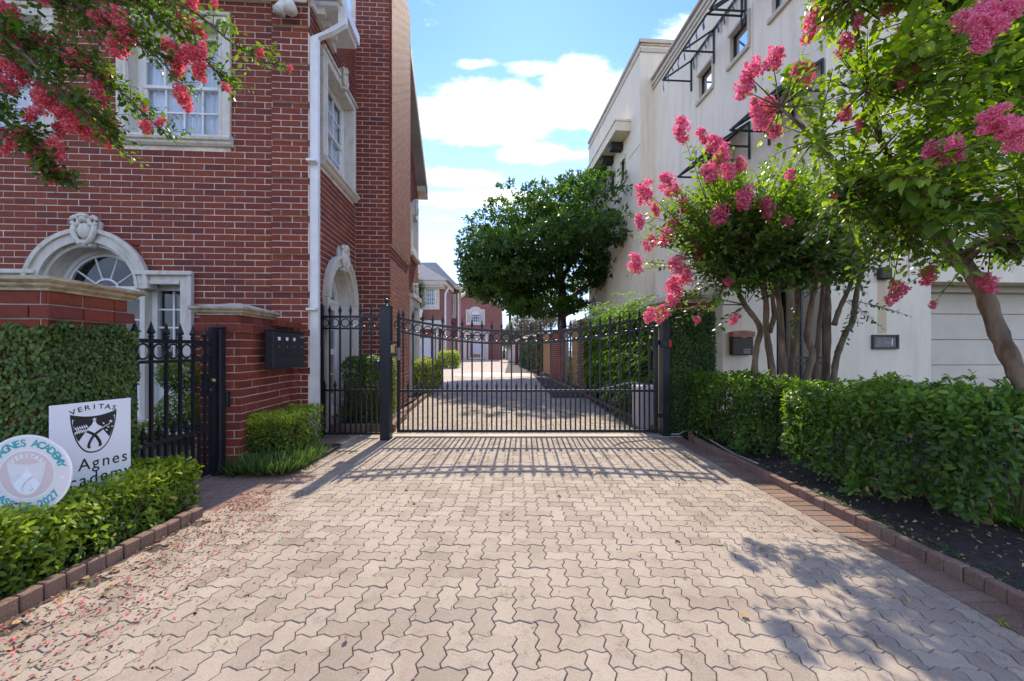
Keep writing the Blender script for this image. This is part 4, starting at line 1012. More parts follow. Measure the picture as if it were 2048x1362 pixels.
for (a, b) in lowins:
    m2 = MB(); rect_frame(m2, SF, a, b, 4.4, 5.8, .06, -.16, -.08); o = m2.build('window', MAT['bronze'], nb)
    g = MB(); g.add([SF(a+.05, -.13, 4.45), SF(b-.05, -.13, 4.45), SF(b-.05, -.132, 5.75), SF(a+.05, -.132, 5.75)], [(0, 1, 2, 3)]); g.build('pane', MAT['glass'], o)
    q = MB(); q.box(SF, a-.6, b+1.6, -.5, -.4, 4.0, 6.6); q.build('room', MAT['room'], o)
# front block with door recess and garage
GF = Frame((3.72, 7.5, 0), RD, -SD)
gu = GF.on(1862, 650)[0]; gh = GF.on(1862, 563)[1]; d0 = GF.on(1553, 700)[0]; d1 = GF.on(1657, 700)[0]
mb = MB(); quad_wall(mb, GF, 0, 8.5, -.05, 4.2, n=0, thick=.36, holes=[(gu, gu+4.9, -.05, gh), (d0, d1, -.05, 2.75)])
mb.box(GF, d1, gu-.01, -1.1, -.361, -.05, 4.2); mb.box(GF, gu-.01, 8.5, -1.2, -.92, 2.3, 4.2)
mb.box(GF, d0-.12, d0-.001, -1.2, -.361, -.05, 4.2)
mb.box(GF, 0, 8.5, -.42, .04, 4.201, 4.32)
mb.build('garage_block', MAT['stucco'], nb)
mb = MB(); mb.box(GF, gu, gu+4.9, -.9, -.361, gh+.001, gh+.2); mb.box(GF, gu+.001, gu+.10, -.60, -.361, 0, gh); mb.box(GF, gu+.1, gu+4.9, -.60, -.45, gh-.12, gh); mb.build('garage_frame', MAT['garage'], nb)
gdr = MB(); gdr.box(GF, gu, gu+4.9, -.75, -.66, -.05, gh); gdo = gdr.build('garage_door', MAT['garage'], nb)
ys = [563+.0, 628.5, 679.5, 730, 780, 832]; 
GFd = GF.at(n=-.66); zs_ = [GFd.on(1900, y)[1] for y in ys]; zs_[0] = gh; zs_.append(0.0)
for i in range(len(zs_)-1):
    m2 = MB(); m2.bbox(GF, gu+.1, gu+4.88, -.655, -.615, zs_[i+1]+.005, zs_[i]-.005, .008); m2.build('garage_panel', MAT['garage'], gdo)
# entry recess
er = MB(); er.box(GF, d0-.1, d1+.1, -1.3, -1.2, 0, 3); er.build('entry_wall', MAT['doorwood'], nb)
mb = MB()
for i in range(5): mb.box(GF, d0+.02+i*.09, d0+.10+i*.09, -1.15, -1.1, .1, 2.6)
mb.build('side_panel', MAT['doorwood'], nb)
mb = MB(); rect_frame(mb, GF, d0+.46, d1-.03, .05, 2.6, .05, -1.1, -1.04); mb.box(GF, (d0+d1)/2+.18, (d0+d1)/2+.21, -1.1, -1.04, .1, 2.55); ed = mb.build('entry_door', MAT['metal'], nb)
g = MB(); g.add([GF(d0+.5, -1.08, .1), GF(d1-.08, -1.08, .1), GF(d1-.08, -1.078, 2.55), GF(d0+.5, -1.078, 2.55)], [(0, 1, 2, 3)]); g.build('pane', MAT['glass'], ed)
eg = thing('entry_gate', GF((d0+d1)/2, .0, 0), 'low black gate with posts in the entry recess behind the crape myrtle trunks', 'gate')
for z in (.25, 1.05, 1.14): m2 = MB(); m2.box(GF, d0+.03, d1-.03, -.05, -.02, z, z+.04); m2.build('rail', MAT['metal'], eg)
for i in range(9): bar(eg, GF, d0+.06+i*(d1-d0-.12)/8, .1, 1.13 if i % 4 else 2.5, fin=False, n=-.035, w=1 if i % 4 else 1.6)
# wall mailbox
a, z1 = GF.on(1464.5, 661, .1); b, z0 = GF.on(1506, 710, .1)
wm = thing('wall_mailbox', GF((a+b)/2, .06, z0), 'brown wall mailbox with copper coloured curved lid on the cream wall', 'mailbox')
mb = MB(); mb.bbox(GF, a, b, .003, .12, z0, z1-.11, .01); mb.build('body', MAT['bronze'], wm)
mb = MB(); k = 10; pr_ = [(a-.008, z1-.11)]+[(a-.008+(b-a+.016)*i/k, z1-.05+.05*math.sin(math.pi*(.15+.7*i/k))) for i in range(k+1)]+[(b+.008, z1-.11), ((a+b)/2+.07, z1-.115), ((a+b)/2, z1-.14), ((a+b)/2-.07, z1-.115)]
mb.prism(GF, pr_, .0, .145); mb.build('lid', MAT['copper'], wm)
mb = MB()
for i in range(5):
    for j in range(3): mb.box(GF, (a+b)/2+.005+i*.026, (a+b)/2+.02+i*.026, .12, .124, z0+.03+j*.03, z0+.045+j*.03)
mb.build('grille', MAT['steel'], wm, kind='stuff')
# plaque and tan patch
a, z1 = GF.on(1742, 669.5); b, z0 = GF.on(1794, 698)
pq = thing('address_plaque', GF((a+b)/2, .02, z0), 'weathered framed house number plaque on the cream wall beside the garage', 'plaque')
mb = MB(); rect_frame(mb, GF, a, b, z0, z1, .035, .003, .045); mb.build('frame', MAT['plaque'], pq)
mb = MB(); mb.box(GF, a+.034, b-.034, .003, .02, z0+.034, z1-.034); mb.build('face', MAT['plaque_in'], pq)
mb = MB(); mb.box(GF, b-.125, b-.11, .021, .026, z0+.07, z1-.07); mb.build('digit', MAT['signwhite'], pq)
u, zt = GF.on(1755, 560); u2, zb = GF.on(1773, 668)
MAT['tan'] = mat_stucco('tan_patch', (.66, .50, .31), (.55, .45, .32))
mb = MB(); mb.box(GF, u, u2, -.002, .003, zb+.01, zt); mb.build('paint_patch', MAT['tan'], nb)
wl3 = thing('wall_lamp', GF((u+u2)/2, .05, zt), 'small dark wall lamp on the cream wall above the plaque', 'lamp')
mb = MB(); mb.bbox(GF, u-.03, u2+.02, .0, .11, zt, zt+.22, .02); mb.build('shade', MAT['bronze'], wl3)
# awning frames
def awning(F, ua, ub, z, out, drop, label, cover, torn):
    t = thing('awning', F((ua+ub)/2, 0, z), label, 'awning')
    mb = MB(); r = .03
    mb.tube([F(ua, .04, z), F(ub, .04, z)], r, 6); mb.build('wall_rail', MAT['greenmetal'], t)
    mb = MB(); mb.tube([F(ua, out, z-drop), F(ub, out, z-drop)], r, 6); mb.build('front_rail', MAT['greenmetal'], t)
    for u in (ua, ub, *( [(ua+ub)/2] if ub-ua > 1.4 else [])):
        m2 = MB(); m2.tube([F(u, .04, z), F(u, out, z-drop)], r*.9, 6); m2.tube([F(u, .02, z-drop), F(u, out, z-drop)], r*.9, 6); m2.tube([F(u, .03, z+.02), F(u, .03, z-drop-.3)], r*.9, 6); m2.build('arm', MAT['greenmetal'], t)
    if torn:
        k = int((ub-ua)/.16)
        for i in range(k):
            u = ua+.1+(ub-ua-.2)*i/max(1, k-1)+random.uniform(-.04, .04); L = random.uniform(.18, .5); m2 = MB()
            nn = .06 if torn == 1 and i % 2 else out
            zz = z if nn < .1 else z-drop
            w = random.uniform(.035, .07); m2.add([F(u-w, nn, zz), F(u+w, nn, zz), F(u+w*.7+.03, nn+.03, zz-L*.5), F(u-w*.7+.03, nn+.03, zz-L*.5), F(u+w*.9, nn+.01, zz-L), F(u-w*.4, nn+.01, zz-L*.93)], [(0, 1, 2, 3), (3, 2, 4, 5)])
            m2.build('torn_strip', MAT['greenmetal'], t)
    if cover:
        k = int((ub-ua)/.14)
        for i in range(k):
            u = ua+(ub-ua)*i/k; m2 = MB(); m2.add([F(u+.01, .05, z+.02), F(u+(ub-ua)/k-.01, .05, z+.02), F(u+(ub-ua)/k-.01, out-.02, z-drop+.02), F(u+.01, out-.02, z-drop+.02)], [(0, 1, 2, 3)]); m2.build('slat', MAT['greenmetal'], t)
    return t
awning(SF, 8.0, 10.35, 10.15, .92, .62, 'torn green awning frame high on the townhouse, nearer of the upper two', False, 1)
awning(SF, 10.5, 13.05, 10.15, .92, .62, 'torn green awning frame high on the townhouse, farther of the upper two', False, 1)
awning(SF, 8.0, 9.5, 6.75, .92, .58, 'dark slatted awning behind the right crape myrtle, nearer of the lower two', True, 0)
awning(SF, 10.2, 12.05, 6.75, .92, .58, 'dark slatted awning behind the crape myrtle flowers, farther of the lower two', True, 0)
# farther, taller block
FF = Frame((5.89, 0, 0), SD, -RD)
fb = thing('stucco_building', FF(20, -3, 0), 'farther cream stucco block with balcony canopy rising behind the big tree', 'building')
fw = [(FF.on(1251, 340)[0], FF.on(1240, 340)[0], 7.55, 8.8), (FF.on(1230, 360)[0], FF.on(1220.5, 360)[0], 7.55, 8.8)]
fw = [(a, b, FF.on(1245, 366)[1], FF.on(1245, 320)[1]) for a, b, _, _ in fw]
mb = MB(); quad_wall(mb, FF, 15.95, 23.7, -.05, 12.7, n=0, thick=.25, holes=fw); mb.box(FF, 15.95, 16.2, -7, -.251, -.05, 12.7); mb.box(FF, 23.4, 23.7, -7, -.251, -.05, 12.7)
mb.build('wall', MAT['stucco'], fb)
mb = MB(); mb.box(FF, 15.9, 23.75, -7, .0, 12.701, 12.76); mb.build('roof', MAT['stucco_trim'], fb)
mb = MB(); mb.box(FF, 15.88, 23.75, -.3, .06, 12.765, 12.90) ; mb.box(FF, 15.9, 23.72, .001, .035, 12.45, 12.60); mb.box(FF, 15.90, 15.949, -3, .03, 12.45, 12.60); mb.box(FF, 15.84, 15.949, -3, .06, 12.765, 12.9); mb.build('parapet', MAT['stucco_trim'], fb)
mb = MB(); mb.box(FF, 15.935, 15.949, -2, .0, 7.6, 7.63); mb.box(FF, 15.95, 17.2, .001, .012, 9.0, 9.03); mb.build('joint_line', MAT['stucco_trim'], fb)
for a, b, c, d_ in fw:
    m2 = MB(); rect_frame(m2, FF, a, b, c, d_, .06, -.14, -.08); o = m2.build('window', MAT['bronze'], fb)
    g = MB(); g.add([FF(a+.05, -.12, c+.05), FF(b-.05, -.12, c+.05), FF(b-.05, -.122, d_-.05), FF(a+.05, -.122, d_-.05)], [(0, 1, 2, 3)]); g.build('pane', MAT['glass'], o)
    q = MB(); q.box(FF, a-.3, b+2.2, -.5, -.4, c-.5, d_+1.2); q.build('blind', MAT['blind'], o)
    q = MB(); q.box(FF, a-.1, b+.1, .002, .06, c-.1, c-.003); q.box(FF, a-.08, a-.003, .002, .04, c, d_+.08); q.build('trim', MAT['stucco_trim'], o)
mb = MB(); mb.box(FF, 17.0, 22.6, .002, .62, 10.05, 10.42); mb.box(FF, 16.96, 22.64, .002, .66, 10.422, 10.50); mb.build('canopy', MAT['stucco'], fb)
for u in (17.9, 19.2, 20.6): m2 = MB(); m2.box(FF, u, u+.34, .002, .5, 9.74, 10.048); m2.build('beam', MAT['beam'], fb)

# ------------------------------------------------------------------ boundary wall beyond the gate, right
BW_ = Frame((3.22, 0, 0), SD, -RD)
rw = thing('boundary_wall', BW_(10, -.1, 0), 'ivy-clad brick boundary wall with cedar panels along the right of the inner driveway', 'wall')
def boards(F, u0, u1, z0, z1, par, n=0.0, w=.12, nm='board'):
    k = max(1, round((u1-u0)/w)); w = (u1-u0)/k
    for i in range(k):
        m2 = MB(); m2.tone = -1.0; j = random.uniform(-.004, .004); m2.box(F, u0+i*w+.003, u0+(i+1)*w-.003, n-.02+j, n+j, z0, z1); m2.build(nm, MAT['wood'], par)
boards(BW_, 6.75, 7.95, .1, 2.05, rw)
for a, b in ((14.2, 15.3), (19.8, 22.6)): boards(BW_, a, b, .1, 2.1, rw, n=.03)
mb = MB(); mb.box(BW_, 7.95, 14.2, -.2, 0, -.05, 2.15); mb.box(BW_, 17.0, 19.8, -.2, 0, -.05, 2.15); mb.box(BW_, 22.6, 56, -.2, 0, -.05, 2.0); mb.box(BW_, 6.7, 56, -.26, -.205, 2.0, 2.1); mb.build('core', MAT['mortar_old'], rw)
Bk = []; course_fill(Bk, BW_, 16.9, 19.8, 0, 2.15, None, L=.24, H=.0885, proud=.02)
emit(Bk, rw, MAT['brick_pillar'], 150)
mb = MB(); mb.box(BW_, 6.6, 12, -.3, .04, 2.16, 2.24); mb.build('coping', MAT['stone'], rw)
mb = MB(); mb.box(BW_, 15.3, 17, -.5, -.45, 0, 2.2); mb.build('dark_door', MAT['metal'], rw)
LP = Frame(BW_(12.0, .38, 0), SD, -RD)
lp = thing('brick_pillar', LP(.3, -.3, 0), 'brick pillar with domed cap carrying the black lantern behind the gate', 'pillar')
FR2 = Frame(LP(0, 0, 0), RD, -SD)
Bk = []; course_fill(Bk, FR2, 0, .72, 0, 2.10, None, L=.24, H=.0885); course_fill(Bk, LP, 0, .7, 0, 2.1, None, L=.24, H=.0885, bond0=1); course_fill(Bk, FR2, -.04, .76, 1.92, 2.0, None, L=.24, H=.0885, proud=.04, depth=.05)
mb = MB(); mb.box(FR2, .008, .712, -.69, -.008, -.05, 2.1); mb.build('core', MAT['mortar_old'], lp); emit(Bk, lp, MAT['brick_pillar'], 200)
stone_cap(lp, FR2, 0, .72, -.7, 0, 2.1, ov=.08, h=.07, rise=.12)
lt = thing('lantern', FR2(.36, -.35, 2.3), 'black lantern standing on the domed pillar cap beyond the gate', 'lantern')
c = FR2(.36, -.35, 2.27)
mb = MB(); mb.lathe(c, [(.10, 0), (.10, .03), (.03, .06), (.03, .11), (.06, .14), (.07, .16)], 8); mb.build('base', MAT['bronze'], lt)
mb = MB(); mb.lathe(c+Vector((0, 0, .16)), [(.06, 0), (.10, .13), (.105, .24), (.10, .26)], 8); mb.build('glass', MAT['glass'], lt)
for i in range(8):
    w_a = 2*math.pi*(i+.5)/8; m2 = MB(); m2.tube([c+Vector((r*math.cos(w_a), r*math.sin(w_a), z)) for r, z in ((.062, .16), (.103, .29), (.108, .40), (.10, .42))], .008, 5); m2.build('rib', MAT['bronze'], lt)
mb = MB(); mb.lathe(c+Vector((0, 0, .42)), [(.13, 0), (.12, .02), (.06, .08), (.03, .10), (.03, .12), (.012, .14), (.02, .16), (.004, .2)], 8); mb.build('roof', MAT['bronze'], lt)
for i, u in enumerate((23.5, 28.0, 33.0, 39.0)):
    q = Frame(BW_(u, .25, 0), RD, -SD); t = thing('brick_pillar', q(.2, -.2, 0), ['first', 'second', 'third', 'fourth'][i]+' pale capped pillar down the far right boundary wall, counted from the big tree', 'pillar', 'capped pillars along the far right wall')
    mb = MB(); mb.box(q, 0, .5, -.5, 0, 0, 2.15); mb.build('shaft', MAT['brick_pillar'], t); stone_cap(t, q, 0, .5, -.5, 0, 2.15, ov=.10, h=.07, rise=.12)

# ------------------------------------------------------------------ houses at the far end
def mat_farbrick():
    m = M('far_brick'); t = NT(m); p = t.pos(); s = t.N('ShaderNodeSeparateXYZ', {0: p})
    v = t.N('ShaderNodeCombineXYZ', {0: t.math('ADD', s.outputs[0], s.outputs[1]), 1: s.outputs[2]}).outputs[0]
    q = t.N('ShaderNodeTexBrick', {'Vector': v, 'Scale': 1.0, 'Brick Width': .27, 'Row Height': .088, 'Mortar Size': .007, 'Color1': (.27, .06, .045, 1), 'Color2': (.19, .04, .032, 1), 'Mortar': (.5, .4, .34, 1)})
    n = t.noise(p, 3, 4); c = t.mix(t.mr(n, .4, .7, 0, .3), q.outputs[0], (.16, .05, .04, 1)); t.done(t.pbr(c, .85)); return m
MAT['farbrick'] = mat_farbrick()
def hip(mb, F, u0, u1, n0, n1, z, h, ov=.5):
    u0 -= ov; u1 += ov; n0 -= ov; n1 += ov; m = min(u1-u0, n1-n0)/2; 
    if u1-u0 >= n1-n0: r = [F(u0+m, (n0+n1)/2, z+h), F(u1-m, (n0+n1)/2, z+h)]
    else: r = [F((u0+u1)/2, n0+m, z+h), F((u0+u1)/2, n1-m, z+h)]
    c = [F(u0, n0, z), F(u1, n0, z), F(u1, n1, z), F(u0, n1, z)]
    if u1-u0 >= n1-n0: mb.add(c+r, [(0, 1, 5, 4), (1, 2, 5), (2, 3, 4, 5), (3, 0, 4), (3, 2, 1, 0)])
    else: mb.add(c+r, [(0, 1, 4), (1, 2, 5, 4), (2, 3, 5), (3, 0, 4, 5), (3, 2, 1, 0)])
def grid_window(par, F, px0, px1, py0, py1, cols, rows, trim=.3, mat='glass_blue'):
    a, z1 = F.on(px0, py0); b, z0 = F.on(px1, py1)
    m2 = MB(); rect_frame(m2, F, a, b, z0, z1, .1, .01, .08); o = m2.build('window', MAT['white'], par)
    for i in range(1, cols): m3 = MB(); u = a+(b-a)*i/cols; m3.box(F, u-.02, u+.02, .02, .06, z0+.1, z1-.1); m3.build('muntin', MAT['white'], o)
    for i in range(1, rows): m3 = MB(); z = z0+(z1-z0)*i/rows; m3.box(F, a+.1, b-.1, .022, .058, z-.02, z+.02); m3.build('muntin', MAT['white'], o)
    m3 = MB(); m3.box(F, a+.09, b-.09, .005, .02, z0+.09, z1-.09); m3.build('pane', MAT[mat], o)
    if trim: m3 = MB(); rect_frame(m3, F, a-trim, b+trim, z0-trim, z1+trim, trim-.01, .005, .12); m3.build('surround', MAT['stone'], o)
    return a, b, z0, z1
M1 = Frame((0, 35, 0), (1, 0, 0), (0, -1, 0)); m1 = lambda px: (px-1024)/FP*35
mh = thing('brick_house', (-8, 37, 0), 'middle red brick house with grey hip roof and white door beyond the gate', 'house')
mb = MB(); mb.box(M1, -17, m1(889), -4.5, 0, 0, 6.6); mb.box(M1, -17, (918-1024)/FP*40, -6.6, -5, 0, 6.9); mb.build('wall', MAT['farbrick'], mh)
mb = MB(); mb.box(M1, -17.5, m1(893), -4.4, .5, 6.605, 6.95); mb.box(M1, -17, m1(890), .0, .2, 6.3, 6.6); mb.box(M1, -17.2, (922-1024)/FP*40, -7.0, -4.6, 6.96, 7.3); mb.build('cornice', MAT['stucco_trim'], mh)
mb = MB(); hip(mb, M1, -17, m1(885), -6.5, .0, 6.96, 2.6, .55); hip(mb, M1, -17, -5.3, -9.5, -5, 7.31, 2.7, .3); mb.build('roof', MAT['shingle'], mh)
for i in range(14): m2 = MB(); u = m1(838)+i*(m1(889)-m1(838))/14; m2.box(M1, u, u+.08, .2, .42, 6.42, 6.6); m2.build('dentil', MAT['white'], mh)
grid_window(mh, M1, 850, 872, 577, 612, 5, 4)
M2 = Frame((0, 40, 0), (1, 0, 0), (0, -1, 0)); grid_window(mh, M2, 898, 908, 593, 632, 2, 5, .22); grid_window(mh, M2, 898, 906, 680, 710, 2, 5, .2)
mb = MB(); mb.box(M1, m1(838), m1(862), .02, .1, 0, (700-676)/FP*35+1.3); dd = mb.build('door', MAT['door_white'], mh)
mb = MB()
for a, b in ((832, 837), (866, 871)): mb.box(M1, m1(a), m1(b), .0, .4, 0, 3.0)
mb.box(M1, m1(830), m1(888), .0, .55, 3.001, 3.7); mb.build('door_surround', MAT['stone'], mh)
for a, b in ((873, 878), (884, 889)): m2 = MB(); m2.box(M1, m1(a), m1(b), .0, .3, 0, 3.0); m2.build('pilaster', MAT['stone'], mh)
mb = MB(); mb.tube([M1(m1(897), -.0, 6.4), M1(m1(891), .1, 5.9), M1(m1(891), .1, 0)], .07, 8); mb.tube([(m1(917)*40/35, 39.8, 6.6), (m1(917)*40/35, 39.8, 0)], .08, 8); mb.build('downpipe', MAT['white'], mh)
# balcony basket and plant left of the window
bb_ = thing('window_box', M1(m1(842), .6, 4), 'white window box with dark climbing plant on the middle brick house', 'window box')
mb = MB(); mb.bbox(M1, m1(836), m1(848), .3, .9, 1.3+64/FP*35, 1.3+80/FP*35, .05); mb.build('box', MAT['white'], bb_)
R1 = Frame((0, 57, 0), (1, 0, 0), (0, -1, 0)); r1_ = lambda px: (px-1024)/FP*57; rz = lambda py: CH+(700-py)/FP*57
rh = thing('brick_house', (-4, 60, 0), 'far red brick house with curved gable and arched window at the end of the courtyard', 'house')
gp_ = [(r1_(916), 0), (r1_(1002), 0), (r1_(1002), rz(616)), (r1_(997), rz(613)), (r1_(991), rz(606)), (r1_(983), rz(599)), (r1_(974), rz(594)), (r1_(968), rz(594)), (r1_(952), rz(580)), (r1_(945), rz(584)), (r1_(940), rz(591)), (r1_(930), rz(592)), (r1_(922), rz(597)), (r1_(916), rz(603))]
mb = MB(); mb.prism(R1, gp_, -10, 0); mb.build('wall', MAT['farbrick'], rh)
mb = MB()
for p, q in zip(gp_[2:-1], gp_[3:]): mb.prism(R1, [(p[0], p[1]), (q[0], q[1]), (q[0], q[1]+.32), (p[0], p[1]+.32)], -.3, .3)
mb.box(R1, r1_(993), r1_(1006), -8, .5, rz(612), rz(605)); mb.build('gable_trim', MAT['stucco_trim'], rh)
mb = MB(); mb.add([R1(r1_(905), -1, rz(596)), R1(r1_(1000), -1, rz(600)), R1(r1_(985), -7, rz(560)), R1(r1_(920), -7, rz(556))], [(0, 1, 2, 3)]); mb.build('roof', MAT['slate'], rh)
a, b, z0, z1 = grid_window(rh, R1, 943, 959, 628, 645, 4, 3, .0)
mb = MB(); uc = (a+b)/2; mb.arc(R1, uc, z1, (b-a)/2-.1, (b-a)/2, .01, .09); mb.arc(R1, uc, z1, .0, (b-a)/2-.1, .006, .03); mb.build('arch_head', MAT['white'], rh)
mb = MB(); mb.arc(R1, uc, z1, (b-a)/2+.02, (b-a)/2+.45, .005, .14); mb.box(R1, r1_(932), r1_(970), .004, .14, z0-.35, z0-.01)
for p, q in ((932, 935.5), (966.5, 970)): mb.box(R1, r1_(p), r1_(q), .005, .13, z0, z1+.3)
mb.box(R1, r1_(932), r1_(942), .006, .15, z1+.31, z1+.6); mb.box(R1, r1_(960), r1_(970), .006, .15, z1+.31, z1+.6); mb.build('surround', MAT['stone'], rh)
grid_window(rh, R1, 937, 941.5, 628, 645, 1, 3, 0); grid_window(rh, R1, 961, 965.5, 628, 645, 1, 3, 0)
mb = MB(); mb.box(R1, r1_(946), r1_(961), .02, .1, .1, rz(684)); mb.build('door', MAT['door_white'], rh)
mb = MB(); mb.box(R1, r1_(946), r1_(961), .101, .12, .12, .75); mb.build('kick_plate', MAT['brass'], rh)
mb = MB(); rect_frame(mb, R1, r1_(937), r1_(970), .05, rz(672), .25, .01, .2); mb.box(R1, r1_(944), r1_(946), .0, .12, 0, rz(684)); mb.box(R1, r1_(961), r1_(963), .0, .12, 0, rz(684)); mb.arc(R1, r1_(953.5), rz(684), .0, .9, .01, .1); mb.build('door_frame', MAT['white'], rh)
for a, b in ((928, 934), (971, 977)):
    m2 = MB(); m2.box(R1, r1_(a), r1_(b), .3, .75, 0, rz(670)); m2.build('column', MAT['stone'], rh)
mb = MB(); mb.box(R1, r1_(925), r1_(980), .0, .9, rz(669.9), rz(662)); mb.build('entablature', MAT['stone'], rh)
fw_ = thing('brick_wall', (.5, 58, 0), 'low brick wall closing the far end of the courtyard right of the far house', 'wall')
mb = MB(); mb.box(R1, r1_(1013), r1_(1062), -1, -.7, 0, 2.3); mb.build('shaft', MAT['farbrick'], fw_)
fg = thing('iron_gate', (-1.1, 57.5, 0), 'narrow dark iron gate beside the far brick house', 'gate')
for i in range(7): m2 = MB(); u = r1_(1002.5)+i*.11; m2.box(R1, u, u+.05, -.9, -.85, 0, 2.2); m2.build('bar', MAT['metal'], fg)
up = thing('utility_pole', P(1020, 640, 75), 'brown utility pole rising behind the far end of the courtyard', 'utility pole')
pb = P(1020, 640, 75); mb = MB(); mb.tube([(pb.x, 75, 0), (pb.x, 75, 14)], [.3, .22], 8); mb.build('pole', MAT['bark2'], up)
mb = MB(); mb.box(XY, pb.x-1.2, pb.x+1.2, 74.8, 75.0, 12.9, 13.1); mb.build('crossarm', MAT['bark2'], up)
for k in (-1, 0, 1):
    m2 = MB(); m2.tube([(pb.x+k+(-40)*t_, 75+10*t_, 13.2-2.0*math.sin(math.pi*t_)) for t_ in [i/10 for i in range(11)]], .02, 4); m2.build('cable', MAT['metal'], up)
# ------------------------------------------------------------------ vegetation
MAT['dryleaf'] = mat_leaf('dry_leaf', [(.16, .09, .04), (.38, .24, .11), (.55, .38, .2), (.25, .2, .06)], .15, .7)
def add_leaves(name, mat, parent, pos, al, up, size, tone, tpl=LEAF4, wr=.5, label=None, cat=None, group=None, kind=None):
    n = len(pos); r = np.random.default_rng(len(pos)+7)
    L = size*(.7+.6*r.random(n)); me = leaf_mesh(name, MAT[mat], pos, al, up, L, L*wr*1.15*2*.5*(.85+.3*r.random(n)), tone, tpl)
    return setprops(link(name, me, parent), label, cat, group, kind)
def hedge(name, label, lo, hi, n, size, mat, seed, amp=.05, depth=.14, tpl=LEAFK, group=None, cat='hedge', lit_top=.25, rot=0, freq=7, twigs=60, skirt=None, loose=0.0):
    lo = np.array(lo, float); hi = np.array(hi, float); c = (lo+hi)/2
    t = thing(name, (c[0], c[1], 0), label, cat, group)
    r = np.random.default_rng(seed)
    p, nr, zf = box_foliage(lo, hi, n, size, seed, amp, depth, freq=freq)
    if loose: p[:, 2] += loose*sines(np.c_[p[:, :2], p[:, 2]*0], 3.2, seed+9)*zf; p += nr*(loose*.8*sines(p, 4.0, seed+8))[:, None]
    if skirt:
        zz, fr = skirt; edge = zz*(1+.5*sines(p*np.array([1, 1, 0]), 8, seed+2))+(.34*np.clip((p[:, 0]-3.12)/.22, 0, 1) if zz > .15 else 0); kp = (p[:, 2] > edge) | (r.random(len(p)) > fr); p, nr, zf = p[kp], nr[kp], zf[kp]; n = len(p)
    al, up = tilt(nr, r)
    clump = sines(p, 9, seed+5)*.2
    tone = np.clip(.06+.42*r.random(n)+clump+lit_top*(zf > .8)*r.random(n)*1.6+lit_top*.5*zf, 0, 1)  # upper leaves toned paler, like new growth, to paint in sunlight on the top
    if rot:
        R_ = np.array(Matrix.Rotation(rot, 3, 'Z')); f = lambda a: a@R_.T
        p = f(p-c)+c; al = f(al); up = f(up)
    dm = r.random(n) < .012
    if size < .1: add_leaves('dead_leaves', 'dryleaf', t, p[dm], al[dm], up[dm], size, r.random(dm.sum()), tpl, kind='stuff')
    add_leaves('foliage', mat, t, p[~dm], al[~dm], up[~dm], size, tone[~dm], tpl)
    mb = MB(); rr = random.Random(seed); M_ = Matrix.Rotation(rot, 3, 'Z') if rot else Matrix.Identity(3)
    for i in range(twigs):
        b = Vector((rr.uniform(lo[0]+.15*(hi[0]-lo[0]), hi[0]-.15*(hi[0]-lo[0])), rr.uniform(lo[1]+.1*(hi[1]-lo[1]), hi[1]-.1*(hi[1]-lo[1])), 0))
        e = Vector((b.x+rr.uniform(-.25, .25)*(hi[0]-lo[0]), b.y+rr.uniform(-.2, .2), rr.uniform(.5, .95)*hi[2])); m = (b+e)/2+Vector((rr.uniform(-.06, .06), rr.uniform(-.06, .06), .02))
        cc = Vector(c); pts = [M_@(q-Vector((cc.x, cc.y, 0)))+Vector((cc.x, cc.y, 0)) for q in (b, m, e)]
        mb.tube(pts, [.009, .006, .003], 5)
    mb.build('stems', MAT['twig'], t)
    return t
def inward_clump(cs, n, seed, shell=.35):
    """cs list of (center3, radii3); returns pos,nr weighted by surface"""
    r = np.random.default_rng(seed); w = np.array([c[1][0]*c[1][2] for c in cs]); w = w/w.sum(); k = r.choice(len(cs), n, p=w)
    C = np.array([c[0] for c in cs], float)[k]; R_ = np.array([c[1] for c in cs], float)[k]
    d = norm(r.normal(size=(n, 3))); rad = 1-shell*r.random(n)**1.5
    p = C+d*R_*rad[:, None]; p += norm(r.normal(size=(n, 3)))*.04*R_.mean(1)[:, None]
    rr = sines(p, 5/ max(R_.mean(), .3), seed)*.08; p += d*R_*rr[:, None]
    return p, norm(d/R_*R_.mean(1)[:, None]), k
# right side hedges
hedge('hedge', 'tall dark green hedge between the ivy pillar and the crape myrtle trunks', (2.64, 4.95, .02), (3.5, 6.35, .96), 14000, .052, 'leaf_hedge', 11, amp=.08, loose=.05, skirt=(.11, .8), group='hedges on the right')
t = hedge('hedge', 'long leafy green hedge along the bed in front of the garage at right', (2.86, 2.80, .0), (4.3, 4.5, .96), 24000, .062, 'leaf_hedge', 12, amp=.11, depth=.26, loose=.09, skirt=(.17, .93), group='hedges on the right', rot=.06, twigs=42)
hedge('hedge', 'green hedge in the far right corner in front of the garage door', (4.5, 3.5, .0), (6.6, 4.5, .90), 11000, .055, 'leaf_hedge', 13, amp=.09, depth=.16, loose=.06, skirt=(.2, .8), group='hedges on the right')
